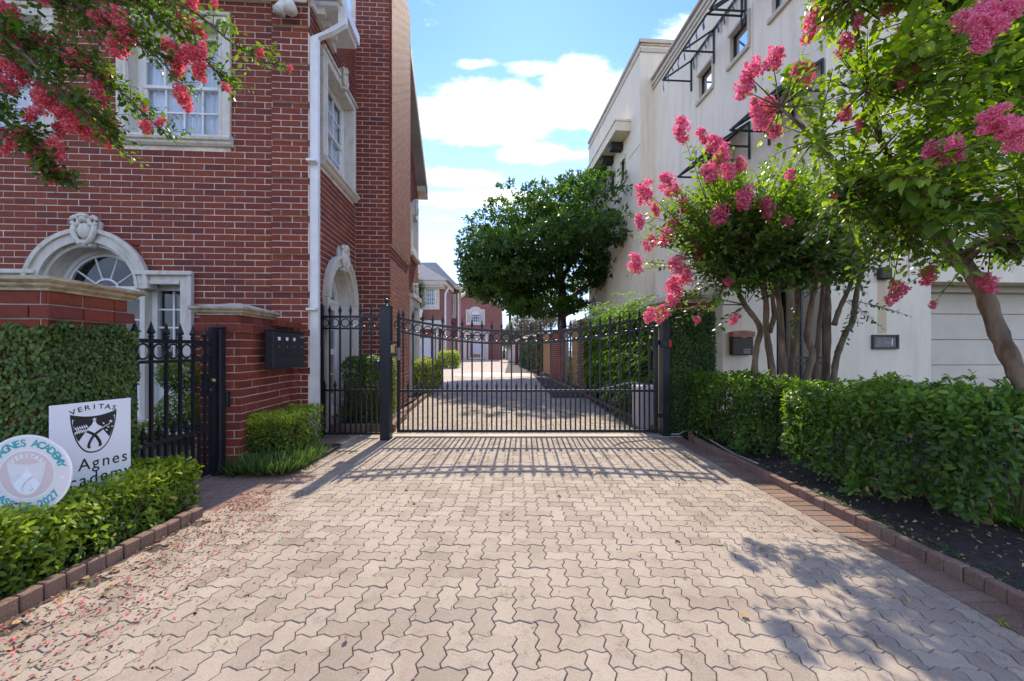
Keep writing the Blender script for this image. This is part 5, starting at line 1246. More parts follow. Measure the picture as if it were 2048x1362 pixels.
# sprigs standing out of the hedge
def sprig(name, label, base, tip, n, size, mat, seed, side=.8, group=None, parent=None):
    r = np.random.default_rng(seed); b, e = np.array(base, float), np.array(tip, float)
    t = parent or thing(name, tuple(base), label, 'plant', group)
    s = np.linspace(.15, 1, n)[:, None]; m = (b+e)/2+r.normal(size=3)*.03*np.linalg.norm(e-b)
    pos = (1-s)**2*b+2*s*(1-s)*m+s**2*e
    ax = norm((e-b)[None, :]); q = norm(np.cross(ax, r.normal(size=(1, 3)))); q2 = np.cross(ax, q)
    ang = np.arange(n)*2.4; sd = np.cos(ang)[:, None]*q+np.sin(ang)[:, None]*q2
    al = norm(sd*side+ax*.6+r.normal(size=(n, 3))*.15); up = norm(ax+r.normal(size=(n, 3))*.3-al*.2)
    add_leaves('foliage', mat, t, pos, al, up, size, np.clip(.4+.5*r.random(n), 0, 1), LEAFK)
    mb = MB(); mb.tube([tuple((1-x)**2*b+2*x*(1-x)*m+x**2*e) for x in (0, .25, .5, .75, 1)], [.004, .0035, .003, .002, .001], 5); mb.build('stem', MAT['twig'], t)
    return t
sprig('hedge_shoot', 'tall leafy shoot standing out of the hedge in front of the garage door', P(1975, 830, 3.5), P(1943, 745, 3.5), 26, .045, 'leaf_hedge', 31)
sprig('hedge_shoot', 'thin bare-tipped shoot above the hedge under the house number plaque', P(1760, 790, 3.9), P(1752, 742, 3.9), 14, .03, 'leaf_hedge', 32)
sprig('hedge_shoot', 'short leafy shoot beside the tall one in front of the garage door', P(2030, 815, 3.5), P(2022, 772, 3.5), 14, .04, 'leaf_hedge', 33)
# left low hedge and shrub
hedge('hedge', 'clipped bright green hedge in front of the school signs at left', (-2.93, .8, .03), (-2.50, 3.42, .43), 17000, .044, 'leaf_box', 14, amp=.045, depth=.2, loose=.02, lit_top=.30, twigs=50, freq=10)
hedge('shrub', 'bright green clipped shrub under the mailboxes beside the brick pillar', (-2.92, 4.66, .10), (-2.47, 5.60, .58), 8000, .030, 'leaf_box', 15, amp=.03, depth=.1, cat='shrub', lit_top=.3, freq=9)
hedge('shrub', 'dark green box shrub behind the walk fence beside the arched side window', (-2.78, 6.92, .15), (-2.12, 7.85, 1.17), 10000, .04, 'leaf_hedge', 16, cat='shrub', lit_top=.1)
hedge('hedge', 'yellow green clipped hedge against the brick house beyond the gate', (-2.98, 12.0, .05), (-2.38, 14.6, .98), 9000, .07, 'leaf_yellow', 17, cat='hedge', amp=.06)
hedge('shrub', 'round green bush in front of the middle brick house', (-5.2, 29.8, .0), (-3.9, 31.5, 1.15), 3500, .11, 'leaf_box', 18, cat='shrub', amp=.15)
for i, (y0, y1, hh, w, lab, m_) in enumerate([(8.6, 9.9, .75, .55, 'dark low shrub just behind the gate operator', 'leaf_hedge'), (10.6, 12.2, .8, .6, 'dark green shrub at the foot of the lantern pillar', 'leaf_hedge'), (14.6, 16.2, .9, .6, 'bright shrub at the foot of the cedar boards', 'leaf_box'),
        (17.5, 20.5, .95, .7, 'green shrub under the big tree trunk', 'leaf_hedge'), (22, 26.5, .95, .8, 'mid green low hedge left of the capped pillars', 'leaf_hedge'), (28, 34, .95, .9, 'bright low hedge along the far right bed', 'leaf_box'), (37, 47, 1.0, 1.0, 'farthest low hedge at the end of the right bed', 'leaf_box')]):
    xm = 2.98-.049*(y0+y1)/2
    hedge('shrub', lab, (xm-.05, y0, .02), (xm+w-.1, y1, hh), 3500, .045+.0022*y0, m_, 40+i, cat='shrub', group='shrubs in the bed beyond the gate', twigs=8, rot=.049)
# topiary behind the walk gate
tp = thing('topiary', P(358, 900, 5.0), 'small tree clipped into two round balls behind the walk gate', 'topiary')
cs = [(P(357, 748, 5.0), (.22, .22, .21)), (P(362, 822, 5.0), (.25, .25, .23)), (P(300, 868, 4.9), (.16, .16, .16))]
p, nr, k = inward_clump([(tuple(c), r_) for c, r_ in cs], 6500, 61); r = np.random.default_rng(61); al, up = tilt(nr, r)
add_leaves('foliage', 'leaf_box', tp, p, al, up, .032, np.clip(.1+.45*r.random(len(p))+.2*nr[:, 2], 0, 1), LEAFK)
mb = MB(); a = P(358, 700, 5.0); mb.tube([(a.x, 5.0, 0), (a.x+.01, 5.0, 1.0)], [.02, .014], 6); mb.build('trunk', MAT['bark'], tp)
# ivy
def ivy(name, label, F, u0, u1, z0, z1, n, size, seed, ends=0, parent=None, mat='leaf_ivy', rag=.05, tn=(.15, .6), depth=.05):
    r = np.random.default_rng(seed)
    t = parent or thing(name, F((u0+u1)/2, 0, z0), label, 'ivy')
    u = u0+(u1-u0)*r.random(n); z = z0+(z1-z0)*r.random(n); z = np.minimum(z, z1-rag*np.abs(sines(np.c_[u, u*0, u*0], 14, seed)))
    U, N, O = np.array(F.U), np.array(F.N), np.array(F.o); dd = .004+depth*r.random(n)**1.5+.03*np.clip(sines(np.c_[u, z, z*0], 9, seed+1), 0, 1)
    p = O+u[:, None]*U+dd[:, None]*N+z[:, None]*np.array([0, 0, 1])
    up = norm(N+r.normal(size=(n, 3))*.38+np.array([0, 0, .25])); al = norm(np.array([0, 0, -1])+r.normal(size=(n, 3))*.55)
    tone = np.clip(tn[0]+tn[1]*r.random(n)+.2*sines(p, 4, seed+3)*(1), 0, 1)
    add_leaves('foliage', mat, t, p, al, up, size, tone, LEAFK, wr=.8)
    return t
iv = ivy('ivy', 'dense climbing fig covering the wide brick pier at far left', BF, -.01, .62, .1, Hc*16.8, 16000, .028, 71)
ivy(None, None, Frame(BF(0, 0, 0), RD, -SD), -1.6, .02, .1, Hc*16.8, 15000, .032, 72, parent=iv)
IPF = Frame((2.40, 6.52, 0), (1, .0, 0), (0, -1, 0))
ip = thing('ivy_pillar', IPF(.34, -.2, 0), 'square pillar fully clad in dark ivy right of the driveway gate', 'pillar')
Bk = []; course_fill(Bk, IPF, 0, .66, 0, .0885*23, None, L=.24, H=.0885); course_fill(Bk, IPF, -.02, .69, .0885*22, .0885*23, None, L=.24, H=.0885, proud=.03, depth=.05)
mb = MB(); mb.box(IPF, .005, .655, -.45, -.008, -.05, .0885*23); mb.build('core', MAT['mortar_old'], ip); emit(Bk, ip, MAT['brick_pillar'], 30)
ivy2 = ivy('ivy', 'dark ivy clothing the pillar right of the driveway gate', IPF, -.03, .69, .0, .0885*21.6, 12000, .036, 73, tn=(.02, .45), depth=.09)
ivy(None, None, Frame(IPF(-.0, 0, 0), (0, 1, 0), (-1, 0, 0)), 0, .45, .0, 1.9, 5000, .034, 74, parent=ivy2, tn=(.05, .45))
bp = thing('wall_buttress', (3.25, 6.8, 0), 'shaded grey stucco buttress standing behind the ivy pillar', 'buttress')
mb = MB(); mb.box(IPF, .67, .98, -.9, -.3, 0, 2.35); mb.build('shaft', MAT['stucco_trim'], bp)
iv3 = ivy('ivy', 'ivy sheet on the boundary wall between lantern pillar and gate', BW_, 7.9, 14.0, .2, 2.1, 16000, .07, 75, tn=(.1, .5), depth=.12)
LPI = Frame(LP(0, 0, 0), RD, -SD); ivy(None, None, LPI, 0, .72, .1, 1.85, 4000, .05, 76, parent=iv3)
ivy('ivy', 'ivy growing over the far right boundary wall between the capped pillars', BW_, 22.8, 36, .2, 2.0, 12000, .12, 77, tn=(.1, .5), depth=.2)
# light green vine tumbling over the wall
vn = thing('climbing_vine', BW_(9.5, .2, 0), 'bright green feathery vine tumbling over the wall behind the gate', 'vine')
rv = random.Random(5); P_, A_, U_, T_ = [], [], [], []; mb = MB()
def bez(b, m, e, s): return b*(1-s)**2+m*(2*s*(1-s))+e*s*s
for i in range(260):
    u = rv.uniform(7.6, 11.9); z0 = rv.choice([rv.uniform(1.9, 2.35), rv.uniform(.5, 2.0), rv.uniform(.4, 1.5)]); b = BW_(u, .05, z0)
    e = BW_(u+rv.uniform(-.5, .5), rv.uniform(.25, .75), z0+rv.uniform(-.45, .3)*(1.0) - .1); m = (b+e)/2+Vector((0, 0, rv.uniform(.08, .28)))
    if i % 3 == 0: mb.tube([bez(b, m, e, s/5) for s in range(6)], .004, 4)
    k = 16
    for j in range(k):
        s = (j+1)/k; q = bez(b, m, e, s); tg = (bez(b, m, e, min(1, s+.05))-bez(b, m, e, s-.05)).normalized(); sd = tg.cross(ZD).normalized()*(1 if j % 2 else -1)
        P_.append(q); A_.append(sd*.9+tg*.6+Vector((0, 0, -.25))); U_.append(ZD+Vector((rv.gauss(0, .25), rv.gauss(0, .25), 0))); T_.append(rv.random())
add_leaves('foliage', 'leaf_vine', vn, np.array(P_), np.array(A_), np.array(U_), .10, np.array(T_), LEAFK, wr=.32)
mb.build('stems', MAT['twig'], vn)
# liriope, grass
def blades(name, label, cat, cs, n, L, w, mat, seed, kind=None, spread=.9):
    r = np.random.default_rng(seed); k = r.integers(0, len(cs), n); C = np.array(cs)[k]
    a = r.random(n)*6.283; rad = .05*np.sqrt(r.random(n)); p = C+np.c_[np.cos(a)*rad, np.sin(a)*rad, np.zeros(n)]
    al = norm(np.c_[np.cos(a)*spread, np.sin(a)*spread, .75+.6*r.random(n)]); al = norm(al+r.normal(size=(n, 3))*.2); al[:, 2] = np.abs(al[:, 2])
    up = norm(np.c_[np.cos(a)*.0, np.sin(a)*.0, np.ones(n)]-al*.5)
    # curl away: normal points up and back
    up = norm(np.c_[-np.cos(a), -np.sin(a), np.ones(n)*.6]); me = leaf_mesh(name, MAT[mat], p, al, -up, L*(.6+.6*r.random(n)), w*(.7+.6*r.random(n)), r.random(n), BLADE)
    if kind: return setprops(link(name, me), label, None, None, kind)
    t = thing(name, tuple(cs[0]), label, cat); link('foliage', me, t); return t
cs = [(-2.86+.09*i+random.uniform(-.03, .03), 4.46+.05*j+random.uniform(-.03, .03), .03) for i in range(6) for j in range(3)]+[(-2.42+random.uniform(-.04, .04), 4.56+.12*j, .03) for j in range(7)]
blades('liriope', 'clump of arching strap-leaved border grass around the shrub under the mailboxes', 'plant', cs, 1700, .22, .014, 'blade', 81)
cs = [(random.uniform(3.3, 5.5), random.uniform(1.7, 3.7), .04) for i in range(1500)]; cs = [c for c in cs if c[0] > 3.55+(3.2-c[1])*.12]
blades('grass', 'bright lawn grass beyond the hedge at the right edge', 'grass', cs, 16000, .09, .006, 'grass', 82, kind='stuff', spread=.5)
def scatter_leaves(name, n, fn, size, mat, seed, z=.004, tpl=PETAL, flat=.35):
    r = np.random.default_rng(seed); p = []
    while len(p) < n:
        x, y, a = fn(r)
        if a: p.append((x, y, z+.006*r.random()))
    p = np.array(p); n = len(p); up = norm(np.array([0, 0, 1])+r.normal(size=(n, 3))*flat); al = norm(np.cross(up, r.normal(size=(n, 3))))
    me = leaf_mesh(name, MAT[mat], p, al, up, size*(.6+.8*r.random(n)), size*(.5+.5*r.random(n)), r.random(n), tpl)
    return setprops(link(name, me), kind='stuff')
def f_left(r):
    d = 1.5+2.4*r.random()**1.0; x = -2.44+(abs(r.normal())*.30+.5*r.random()**3)*(1 if d < 3.4 else .6); return x, d, x < -.9
def f_mid(r):
    x = r.uniform(-2.3, 2.4); y = 1.6+r.random()*4.2; w = max(0, math.sin(x*3+y*2)+math.sin(x*7-y*5)); return x, y, r.random() < .25+.5*w*(x > .4)+.2*(x < -1)
def f_right(r):
    y = 2.4+r.random()*3.6; x = 2.2-abs(r.normal())*.45; return x, y, x > .6
o = scatter_leaves('fallen_petals', 1500, f_left, .015, 'petal_dry', 91); scatter_leaves('fallen_petals', 450, f_mid, .011, 'petal_dry', 92)
MAT['speck'] = mat_leaf('dry_seed', [(.05, .025, .015), (.10, .05, .03), (.22, .14, .06)], .0, .9)
scatter_leaves('seed_husks', 700, f_right, .010, 'speck', 93); scatter_leaves('seed_husks', 700, f_left, .009, 'speck', 94)
def f_dry(r):
    if r.random() < .5: y = 1.7+1.2*r.random(); x = -2.42+.3*r.random()
    else: y = 1.8+4*r.random(); x = r.uniform(-2.2, 2.3)
    return x, y, True
scatter_leaves('dry_leaves', 70, f_dry, .045, 'dryleaf', 95, tpl=LEAF8, z=.008, flat=.25)
def f_bed(r):
    y = 1.2+5.5*r.random(); x = 2.64+1.6*r.random(); return x, y, True
scatter_leaves('bed_litter', 1100, f_bed, .03, 'dryleaf', 96, z=.05, tpl=LEAF4, flat=.5)
def f_bedl(r): return r.uniform(-2.9, -2.55), r.uniform(1, 3.3), True
scatter_leaves('bed_litter', 300, f_bedl, .025, 'dryleaf', 97, z=.045, tpl=LEAF4, flat=.5)
r_ = np.random.default_rng(98); cs = [(2.66+.12*r_.random()**2+.02, 1.5+4.5*r_.random(), .04) for i in range(260)]
n = 1400; k = r_.integers(0, 260, n); p = np.array(cs)[k]+r_.normal(size=(n, 3))*np.array([.03, .03, .01]); up = norm(np.array([0, 0, 1])+r_.normal(size=(n, 3))*.4); al = norm(np.cross(up, r_.normal(size=(n, 3))))
setprops(link('ground_cover', leaf_mesh('ground_cover', MAT['leaf_hedge'], p, al, up, np.full(n, .022), np.full(n, .014), r_.random(n)*.6, LEAF4)), kind='stuff')
# broad-leaved weed by the left kerb
sprig('weed', 'broad-leaved weed poking from the bed behind the left kerb', (-2.62, 2.30, .03), (-2.55, 2.34, .14), 7, .075, 'leaf_box', 35, side=1.4)
sprig('weed', 'small green weed growing in the paving joint by the right kerb', (2.30, 2.00, .0), (2.32, 2.0, .03), 9, .035, 'leaf_box', 36, side=1.6)

# ---------- crape myrtles
def petal_cluster(seed, mat, n=230, ps=1.0):
    r = np.random.default_rng(seed); lob = norm(r.normal(size=(11, 3)))*.34*r.random((11, 1))**.5; lob[:, 2] = np.linspace(-.38, .44, 11); lob[:, :2] *= (1.1-.9*np.abs(lob[:, 2:3]))
    k = r.integers(0, 11, n); d = norm(r.normal(size=(n, 3))); p = lob[k]+d*(.10+.11*r.random((n, 1)))*(1-.35*np.abs(lob[k][:, 2:3]))
    up = norm(d+r.normal(size=(n, 3))*.6); al = norm(np.cross(up, r.normal(size=(n, 3)))+d*.4)
    me = leaf_mesh('flower_cluster', MAT[mat], p, al, up, (.12+.07*r.random(n))*ps, (.10+.06*r.random(n))*ps, np.clip(r.random(n)*.7+.25*(p[:, 2] > .1)*r.random(n), 0, 1), PETAL); return me
FLW = {m: [petal_cluster(s, m, 420, .75) for s in range(6)] for m in ('petal_red', 'petal_pink')}
FLB = {m: [petal_cluster(s+20, m, 1900, .36) for s in range(5)] for m in ('petal_red', 'petal_pink')}
def flower(tree, p, size, mat, i):
    o = link('flower_cluster', FLB[mat][i % 5] if size/p.y*FP > 58 else FLW[mat][i % 6], tree, p); o.scale = (size*1.05, size*1.05, size*(.75+.3*random.random())); o.rotation_euler = (random.gauss(0, .35), random.gauss(0, .35), random.uniform(0, 6.28))
class Shoots:
    def __init__(s, seed): s.r = random.Random(seed); s.P = []; s.A = []; s.U = []; s.T = []; s.S = []; s.mb = MB()
    def shoot(s, b, e, size, step=.034, t0=.25, thick=.005, tone=.35, bow=.12, tipb=.25, side=1.0):
        r = s.r; b, e = Vector(b), Vector(e); L = (e-b).length; m = (b+e)/2+Vector((r.gauss(0, .3)*L*bow, r.gauss(0, .3)*L*bow, L*bow))
        k = max(4, int(L/.12)); s.mb.tube([bez(b, m, e, i/k) for i in range(k+1)], [thick*(1-.75*i/k) for i in range(k+1)], 5)
        n = int(L*(1-t0)/step); ph = r.random()*6.28
        for j in range(n):
            q = t0+(1-t0)*(j+1)/n; c = bez(b, m, e, q); tg = (bez(b, m, e, min(1, q+.04))-bez(b, m, e, q-.04)).normalized()
            h = tg.cross(ZD); h = h.normalized() if h.length > .05 else tg.orthogonal().normalized(); v = h.cross(tg)
            a = ph+(0 if j % 2 else math.pi)+r.gauss(0, .45); sd = h*math.cos(a)*side+v*math.sin(a)*.75
            s.P.append(c+sd*.008); s.A.append(sd+tg*.55+Vector((r.gauss(0, .15), r.gauss(0, .15), r.gauss(0, .15)-.12)))
            s.U.append(v+Vector((r.gauss(0, .35), r.gauss(0, .35), r.gauss(0, .25)+.35))); s.T.append(min(1, max(0, tone+tipb*q+r.gauss(0, .16)))); s.S.append(size*(.75+.5*r.random())*(1-.45*max(0, q-.7)/.3))
    def done(s, tree, mat, tpl=LEAFK, wr=.56, name='crown'):
        me = leaf_mesh(name, MAT[mat], np.array(s.P), np.array(s.A), np.array(s.U), np.array(s.S), np.array(s.S)*wr*1.3, np.array(s.T), tpl)
        c = link(name, me, tree); s.mb.build('twigs', MAT['twig'], c); return c
def limb(tree, pts, rad, mat='bark', name='trunk', k=9):
    q = [P(*a) if len(a) == 3 and not isinstance(a, Vector) else a for a in pts]
    # smooth
    out, rr = [], []; n = len(q); rad = rad if isinstance(rad, list) else [rad*(1-.4*i/(n-1)) for i in range(n)]
    for i in range(n-1):
        p0, p1, p2, p3 = q[max(i-1, 0)], q[i], q[i+1], q[min(i+2, n-1)]
        for j in range(5):
            t = j/5; out.append(.5*((2*p1)+(p2-p0)*t+(2*p0-5*p1+4*p2-p3)*t*t+(3*p1-p0-3*p2+p3)*t**3)); rr.append((rad[i]*(1-t)+rad[i+1]*t)*(1+.10*math.sin(i*5+j*2.1)))
    out.append(q[-1]); rr.append(rad[-1]); mb = MB(); mb.tube(out, rr, k)
    return mb.build(name, MAT[mat], tree, smooth=True), q
# multi-trunk clump
ct = thing('crape_myrtle', (3.75, 5.6, 0), 'many-stemmed crape myrtle with pink blossoms growing through the hedge before the door', 'tree')
trunks = [([(1548, 905, 5.3), (1532, 840, 5.3), (1510, 770, 5.28), (1512, 700, 5.25), (1520, 655, 5.2), (1490, 610, 5.15), (1465, 560, 5.1)], .045),
          ([(1556, 905, 5.4), (1552, 800, 5.4), (1541, 720, 5.4), (1532, 655, 5.4), (1530, 590, 5.35), (1500, 500, 5.3)], .05),
          ([(1538, 665, 5.4), (1548, 630, 5.4), (1545, 580, 5.45), (1560, 500, 5.5)], .035),
          ([(1590, 895, 5.6), (1572, 800, 5.6), (1564, 700, 5.6), (1560, 620, 5.6), (1545, 540, 5.6)], .05),
          ([(1598, 895, 5.7), (1590, 780, 5.7), (1586, 700, 5.7), (1595, 640, 5.7), (1592, 540, 5.7)], .045),
          ([(1605, 895, 5.55), (1608, 780, 5.55), (1625, 710, 5.55), (1614, 670, 5.55), (1628, 580, 5.55), (1640, 500, 5.5)], .05),
          ([(1615, 895, 5.75), (1628, 780, 5.75), (1636, 680, 5.75), (1645, 590, 5.75), (1650, 520, 5.8)], .04),
          ([(1625, 895, 5.8), (1648, 780, 5.8), (1655, 660, 5.8), (1654, 560, 5.8)], .06),
          ([(1632, 895, 5.6), (1662, 790, 5.6), (1672, 720, 5.6), (1690, 668, 5.6), (1706, 640, 5.6), (1716, 570, 5.6), (1740, 500, 5.5)], .045),
          ([(1668, 650, 5.7), (1680, 615, 5.7), (1705, 560, 5.7), (1720, 500, 5.7)], .035)]
tops = []
for pts, rd in trunks: o, q = limb(ct, pts, rd); tops.append(q[-1]); tops.append(q[-2])
sh = Shoots(3); rr = random.Random(9)
FL1 = [(1362,262,22),(1290,385,20),(1330,362,18),(1345,382,16),(1280,443,14),(1272,527,20),(1300,488,14),(1335,475,20),(1345,450,14),(1355,530,18),(1350,580,24),(1372,555,16),(1320,630,18),(1398,500,16),(1440,432,20),(1405,270,14),(1425,290,20),(1440,318,22),(1420,345,20),(1490,395,22),(1530,415,22),(1572,445,12),(1455,345,18),(1480,330,14),(1457,565,12),(1625,545,14),(1370,410,14),(1310,420,12),(1475,470,10),(1345,600,14),(1300,632,14),(1470,640,11),(1395,640,8)]
for i, (x, y, s) in enumerate(FL1):
    d = 4.75+rr.uniform(-.25, .3); p = P(x, y, d); flower(ct, p, s*2.2/FP*d, 'petal_pink', i)
    b = min(tops, key=lambda q: (q-p).length+rr.uniform(0, .5)); sh.shoot(b, p+Vector((0, 0, .02)), .075, step=.04, t0=.3, thick=.009, tone=.42, bow=.06)
    sh.shoot(b.lerp(p, .5)+Vector((0, 0, .05)), p+Vector((rr.uniform(-.2, .2), rr.uniform(-.2, .2), -rr.uniform(.05, .25))), .075, step=.04, t0=.1, tone=.35)
for i in range(660):
    a = rr.uniform(0, 6.283); q = math.sqrt(rr.random()); d = 5.35+rr.uniform(-.95, .85)
    x = 1560+250*q*math.cos(a); y = 445+135*q*math.sin(a)
    if y > 560+rr.uniform(0, 30) or (x < 1400 and y < 330): continue
    b = min(tops, key=lambda t_: (t_-P(x, y, d)).length+rr.uniform(0, .6)); p = P(x, y, d); b = b.lerp(p, rr.uniform(.1, .45))
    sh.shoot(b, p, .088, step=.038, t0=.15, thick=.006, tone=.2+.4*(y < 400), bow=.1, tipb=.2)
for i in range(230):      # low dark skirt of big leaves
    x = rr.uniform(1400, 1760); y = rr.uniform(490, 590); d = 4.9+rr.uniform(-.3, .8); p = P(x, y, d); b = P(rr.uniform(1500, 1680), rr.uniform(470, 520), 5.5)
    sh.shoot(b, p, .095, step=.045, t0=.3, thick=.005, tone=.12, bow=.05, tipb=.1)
for (x, y) in ((1690, 690), (1670, 700), (1720, 650), (1740, 640), (1820, 632), (1800, 625), (1770, 660), (1600, 640), (1595, 690)):
    sh.shoot(P(1700+rr.uniform(-15, 25), 600, 5.5) if x > 1650 else P(1580, 600, 5.5), P(x, y, 5.2), .06, t0=.25, tone=.1, bow=.04)
sh.done(ct, 'leaf_myrtle')
# leaning tree at the right
rt = thing('crape_myrtle', P(2190, 1120, 2.7), 'leaning crape myrtle with big magenta blossoms rising from the right edge', 'tree')
limb(rt, [(2235, 1150, 2.65), (2140, 960, 2.75), (2075, 820, 2.85), (2035, 745, 2.9), (1998, 668, 2.95), (1962, 575, 3.0), (1915, 515, 3.0), (1880, 482, 3.0), (1850, 450, 3.0)], [.075, .068, .060, .055, .052, .050, .050, .048, .044])
_, qa = limb(rt, [(1858, 455, 3.0), (1838, 425, 3.0), (1835, 390, 3.0), (1795, 385, 2.95)], .04, name='branch'); _, qb = limb(rt, [(1880, 482, 3.0), (1850, 462, 2.95), (1810, 440, 2.9), (1770, 420, 2.8)], .04, name='branch')
_, qc = limb(rt, [(1860, 455, 3.0), (1868, 400, 2.95), (1872, 300, 2.8), (1880, 180, 2.7), (1890, 20, 2.6)], .034, name='branch'); _, qd = limb(rt, [(1838, 400, 3.0), (1770, 300, 2.85), (1735, 180, 2.7), (1700, 0, 2.6)], .022, name='branch')
_, qe = limb(rt, [(1918, 518, 3.0), (1985, 480, 2.8), (2048, 462, 2.6), (2120, 400, 2.5)], .034, name='branch')
_, qf = limb(rt, [(1775, 422, 2.8), (1700, 370, 2.8), (1630, 280, 2.85), (1560, 215, 2.9)], .016, name='branch')
heads = [*qa[1:], *qb[2:], *qc[1:], *qd[1:], *qe[1:], *qf[1:]]
s2 = Shoots(4); rr = random.Random(19)
FL2 = [(1605,145,34,2.9),(1545,120,20,2.9),(1495,150,24,3),(1490,182,18,3),(1530,232,30,3),(1550,262,16,3),(1512,212,14,3),(1640,25,32,2.8),(1625,58,22,2.8),(1805,150,34,2.4),(1812,65,16,2.5),(1775,15,16,2.5),(1955,45,50,1.85),(1995,22,44,1.85),(1975,75,40,1.8),(2012,250,40,1.75),(2030,275,34,1.75),(1985,240,28,1.75),(1880,305,36,2.1),(1905,300,34,2.1),(1690,90,18,2.6),(1672,392,10,2.8),(1858,552,20,3.2),(1798,578,18,3.3),(1780,600,12,3.3),(1975,567,20,2.9),(1915,520,12,3.1),(1990,400,10,2.6),(1720,250,12,2.6),(1690,230,14,2.6),(1580,350,12,2.9),(1715,45,10,2.5),(1700,440,8,3.0),(1865,610,9,3.2),(1930,530,10,3.1)]
for i, (x, y, s, d) in enumerate(FL2):
    p = P(x, y, d); flower(rt, p, s*(2.2 if s < 32 else 1.75)/FP*d, 'petal_pink', i); b = min(heads, key=lambda q: (q-p).length+rr.uniform(0, .2))
    s2.shoot(b, p, .055, t0=.25, thick=.007, tone=.6, bow=.05)
def target():
    while True:
        x = rr.uniform(1470, 2230); y = rr.uniform(-330, 560)
        if x < 1600 and y < 330-(x-1470)*1.0: continue
        if x < 1620 and y > 330: continue
        if x < 1700 and y > 430: continue
        if x > 1850 and y > 470 and rr.random() < .8: continue
        if 1470 < x < 1600 and rr.random() < .65: continue
        return x, y
for i in range(1250):
    x, y = target(); d = rr.uniform(2.3, 3.3) if x < 1850 else rr.uniform(1.9, 3.1)
    p = P(x, y, d); b = min(heads, key=lambda q: (q-p).length+rr.uniform(0, .25)); b = b.lerp(p, rr.uniform(0, .5))
    if (b-p).length < .12: continue
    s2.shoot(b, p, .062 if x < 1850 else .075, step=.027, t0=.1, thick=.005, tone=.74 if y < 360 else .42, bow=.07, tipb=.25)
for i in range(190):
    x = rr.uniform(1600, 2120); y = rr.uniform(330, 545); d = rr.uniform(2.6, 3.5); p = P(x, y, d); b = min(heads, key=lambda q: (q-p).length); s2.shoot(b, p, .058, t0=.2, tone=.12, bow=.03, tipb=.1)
s2.done(rt, 'leaf_myrtle')
# overhanging tree at the top left
lt_ = thing('crape_myrtle', (-4.9, 1.9, 0), 'crape myrtle with coral red blossoms hanging into the top left corner', 'tree')
limb(lt_, [Vector((-4.9, 1.9, 0)), Vector((-4.8, 2.0, 1.2)), Vector((-4.5, 2.2, 2.3)), P(-400, -150, 2.5)], [.09, .075, .06, .045])
LB = [[(-400, -150, 2.5), (-150, -120, 2.6), (60, -60, 2.7), (230, -30, 2.75), (380, 20, 2.8), (470, 90, 2.9), (570, 140, 2.95)],
      [(-400, -150, 2.5), (-150, -30, 2.5), (0, 50, 2.55), (120, 105, 2.6), (220, 165, 2.65), (300, 240, 2.75), (335, 272, 2.8)],
      [(-400, -150, 2.5), (-200, 60, 2.5), (-40, 190, 2.5), (40, 280, 2.55), (85, 335, 2.6), (115, 372, 2.65)],
      [(60, -60, 2.7), (170, 20, 2.65), (270, 80, 2.7), (330, 130, 2.7), (362, 180, 2.75)],
      [(-40, 30, 2.5), (60, 120, 2.5), (130, 190, 2.5), (190, 235, 2.5), (225, 290, 2.55)],
      [(230, -30, 2.75), (310, 30, 2.8), (380, 90, 2.8), (430, 140, 2.85), (455, 180, 2.9)]]
lh = []
for b in LB:
    o, q = limb(lt_, b, [.016-.013*i/(len(b)-1) for i in range(len(b))], mat='bark', name='branch', k=6)
    for i in range(len(q)-1):
        for k in range(4): lh.append(q[i].lerp(q[i+1], k/4))
s3 = Shoots(5); rr = random.Random(29)
FL3 = [(18,21,20),(15,68,18),(28,128,38),(5,150,30),(91,91,26),(150,116,22),(182,129,18),(217,148,13),(191,35,16),(226,35,25),(250,68,24),(235,94,22),(91,188,26),(110,215,30),(132,229,36),(165,238,40),(190,250,36),(212,262,26),(194,214,20),(53,276,24),(82,320,26),(70,298,20),(100,347,20),(112,300,20),(4,282,24),(65,232,16),(206,176,22),(217,285,12),(383,2,18),(357,30,11),(385,52,17),(400,68,12),(336,94,16),(350,112,20),(355,132,22),(371,106,18),(392,124,20),(397,150,16),(362,185,17),(374,211,14),(368,200,15),(404,99,13),(453,176,10),(322,244,10),(294,256,15),(289,218,8),(580,137,7),(520,105,11),(430,7,8),(270,2,8),(90,5,10),(30,90,12),(120,260,14)]
for i, (x, y, s) in enumerate(FL3):
    d = 2.6+.25*min(1, x/500)+rr.uniform(-.12, .05); p = P(x, y, d); flower(lt_, p, s*2.05/FP*d, 'petal_red', i)
    b = min(lh, key=lambda q: (q-p).length); 
    if (b-p).length > .03: s3.shoot(b, p, .045, t0=.1, thick=.003, tone=.25, bow=.03)
def inleft(x, y): return y < 50-.0*x if x > 420 else y < 330-.62*x
for h in lh:
    px = 1024+h.x/h.y*FP; py = 700-(h.z-CH)/h.y*FP
    for j in range(7 if px < 300 else 3):
        e = h+Vector((rr.uniform(.02, .16), rr.uniform(-.12, .12), rr.uniform(-.14, .10)))
        s3.shoot(h, e, .044, step=.022, t0=.02, thick=.0025, tone=.2, bow=.05, tipb=.25)
for i in range(420):
    x = rr.uniform(-120, 420)*rr.random()**.2; y = rr.uniform(-60, 240); 
    if y > 230-.5*x: continue
    p = P(x, y, rr.uniform(2.5, 2.95)); b = min(lh, key=lambda q: (q-p).length+rr.uniform(0, .1)); 
    if (b-p).length < .05: continue
    s3.shoot(b, p, .046, step=.024, t0=.05, thick=.003, tone=.18, bow=.05, tipb=.2)
for i in range(16):
    h = lh[-1-(i % 4)] if i < 4 else LB and rr.choice(lh[20:26]); s3.shoot(h, h+Vector((rr.uniform(.05, .16), 0, rr.uniform(-.1, .02))), .03, step=.016, t0=0, tone=.6)
s3.done(lt_, 'leaf_myrtle')
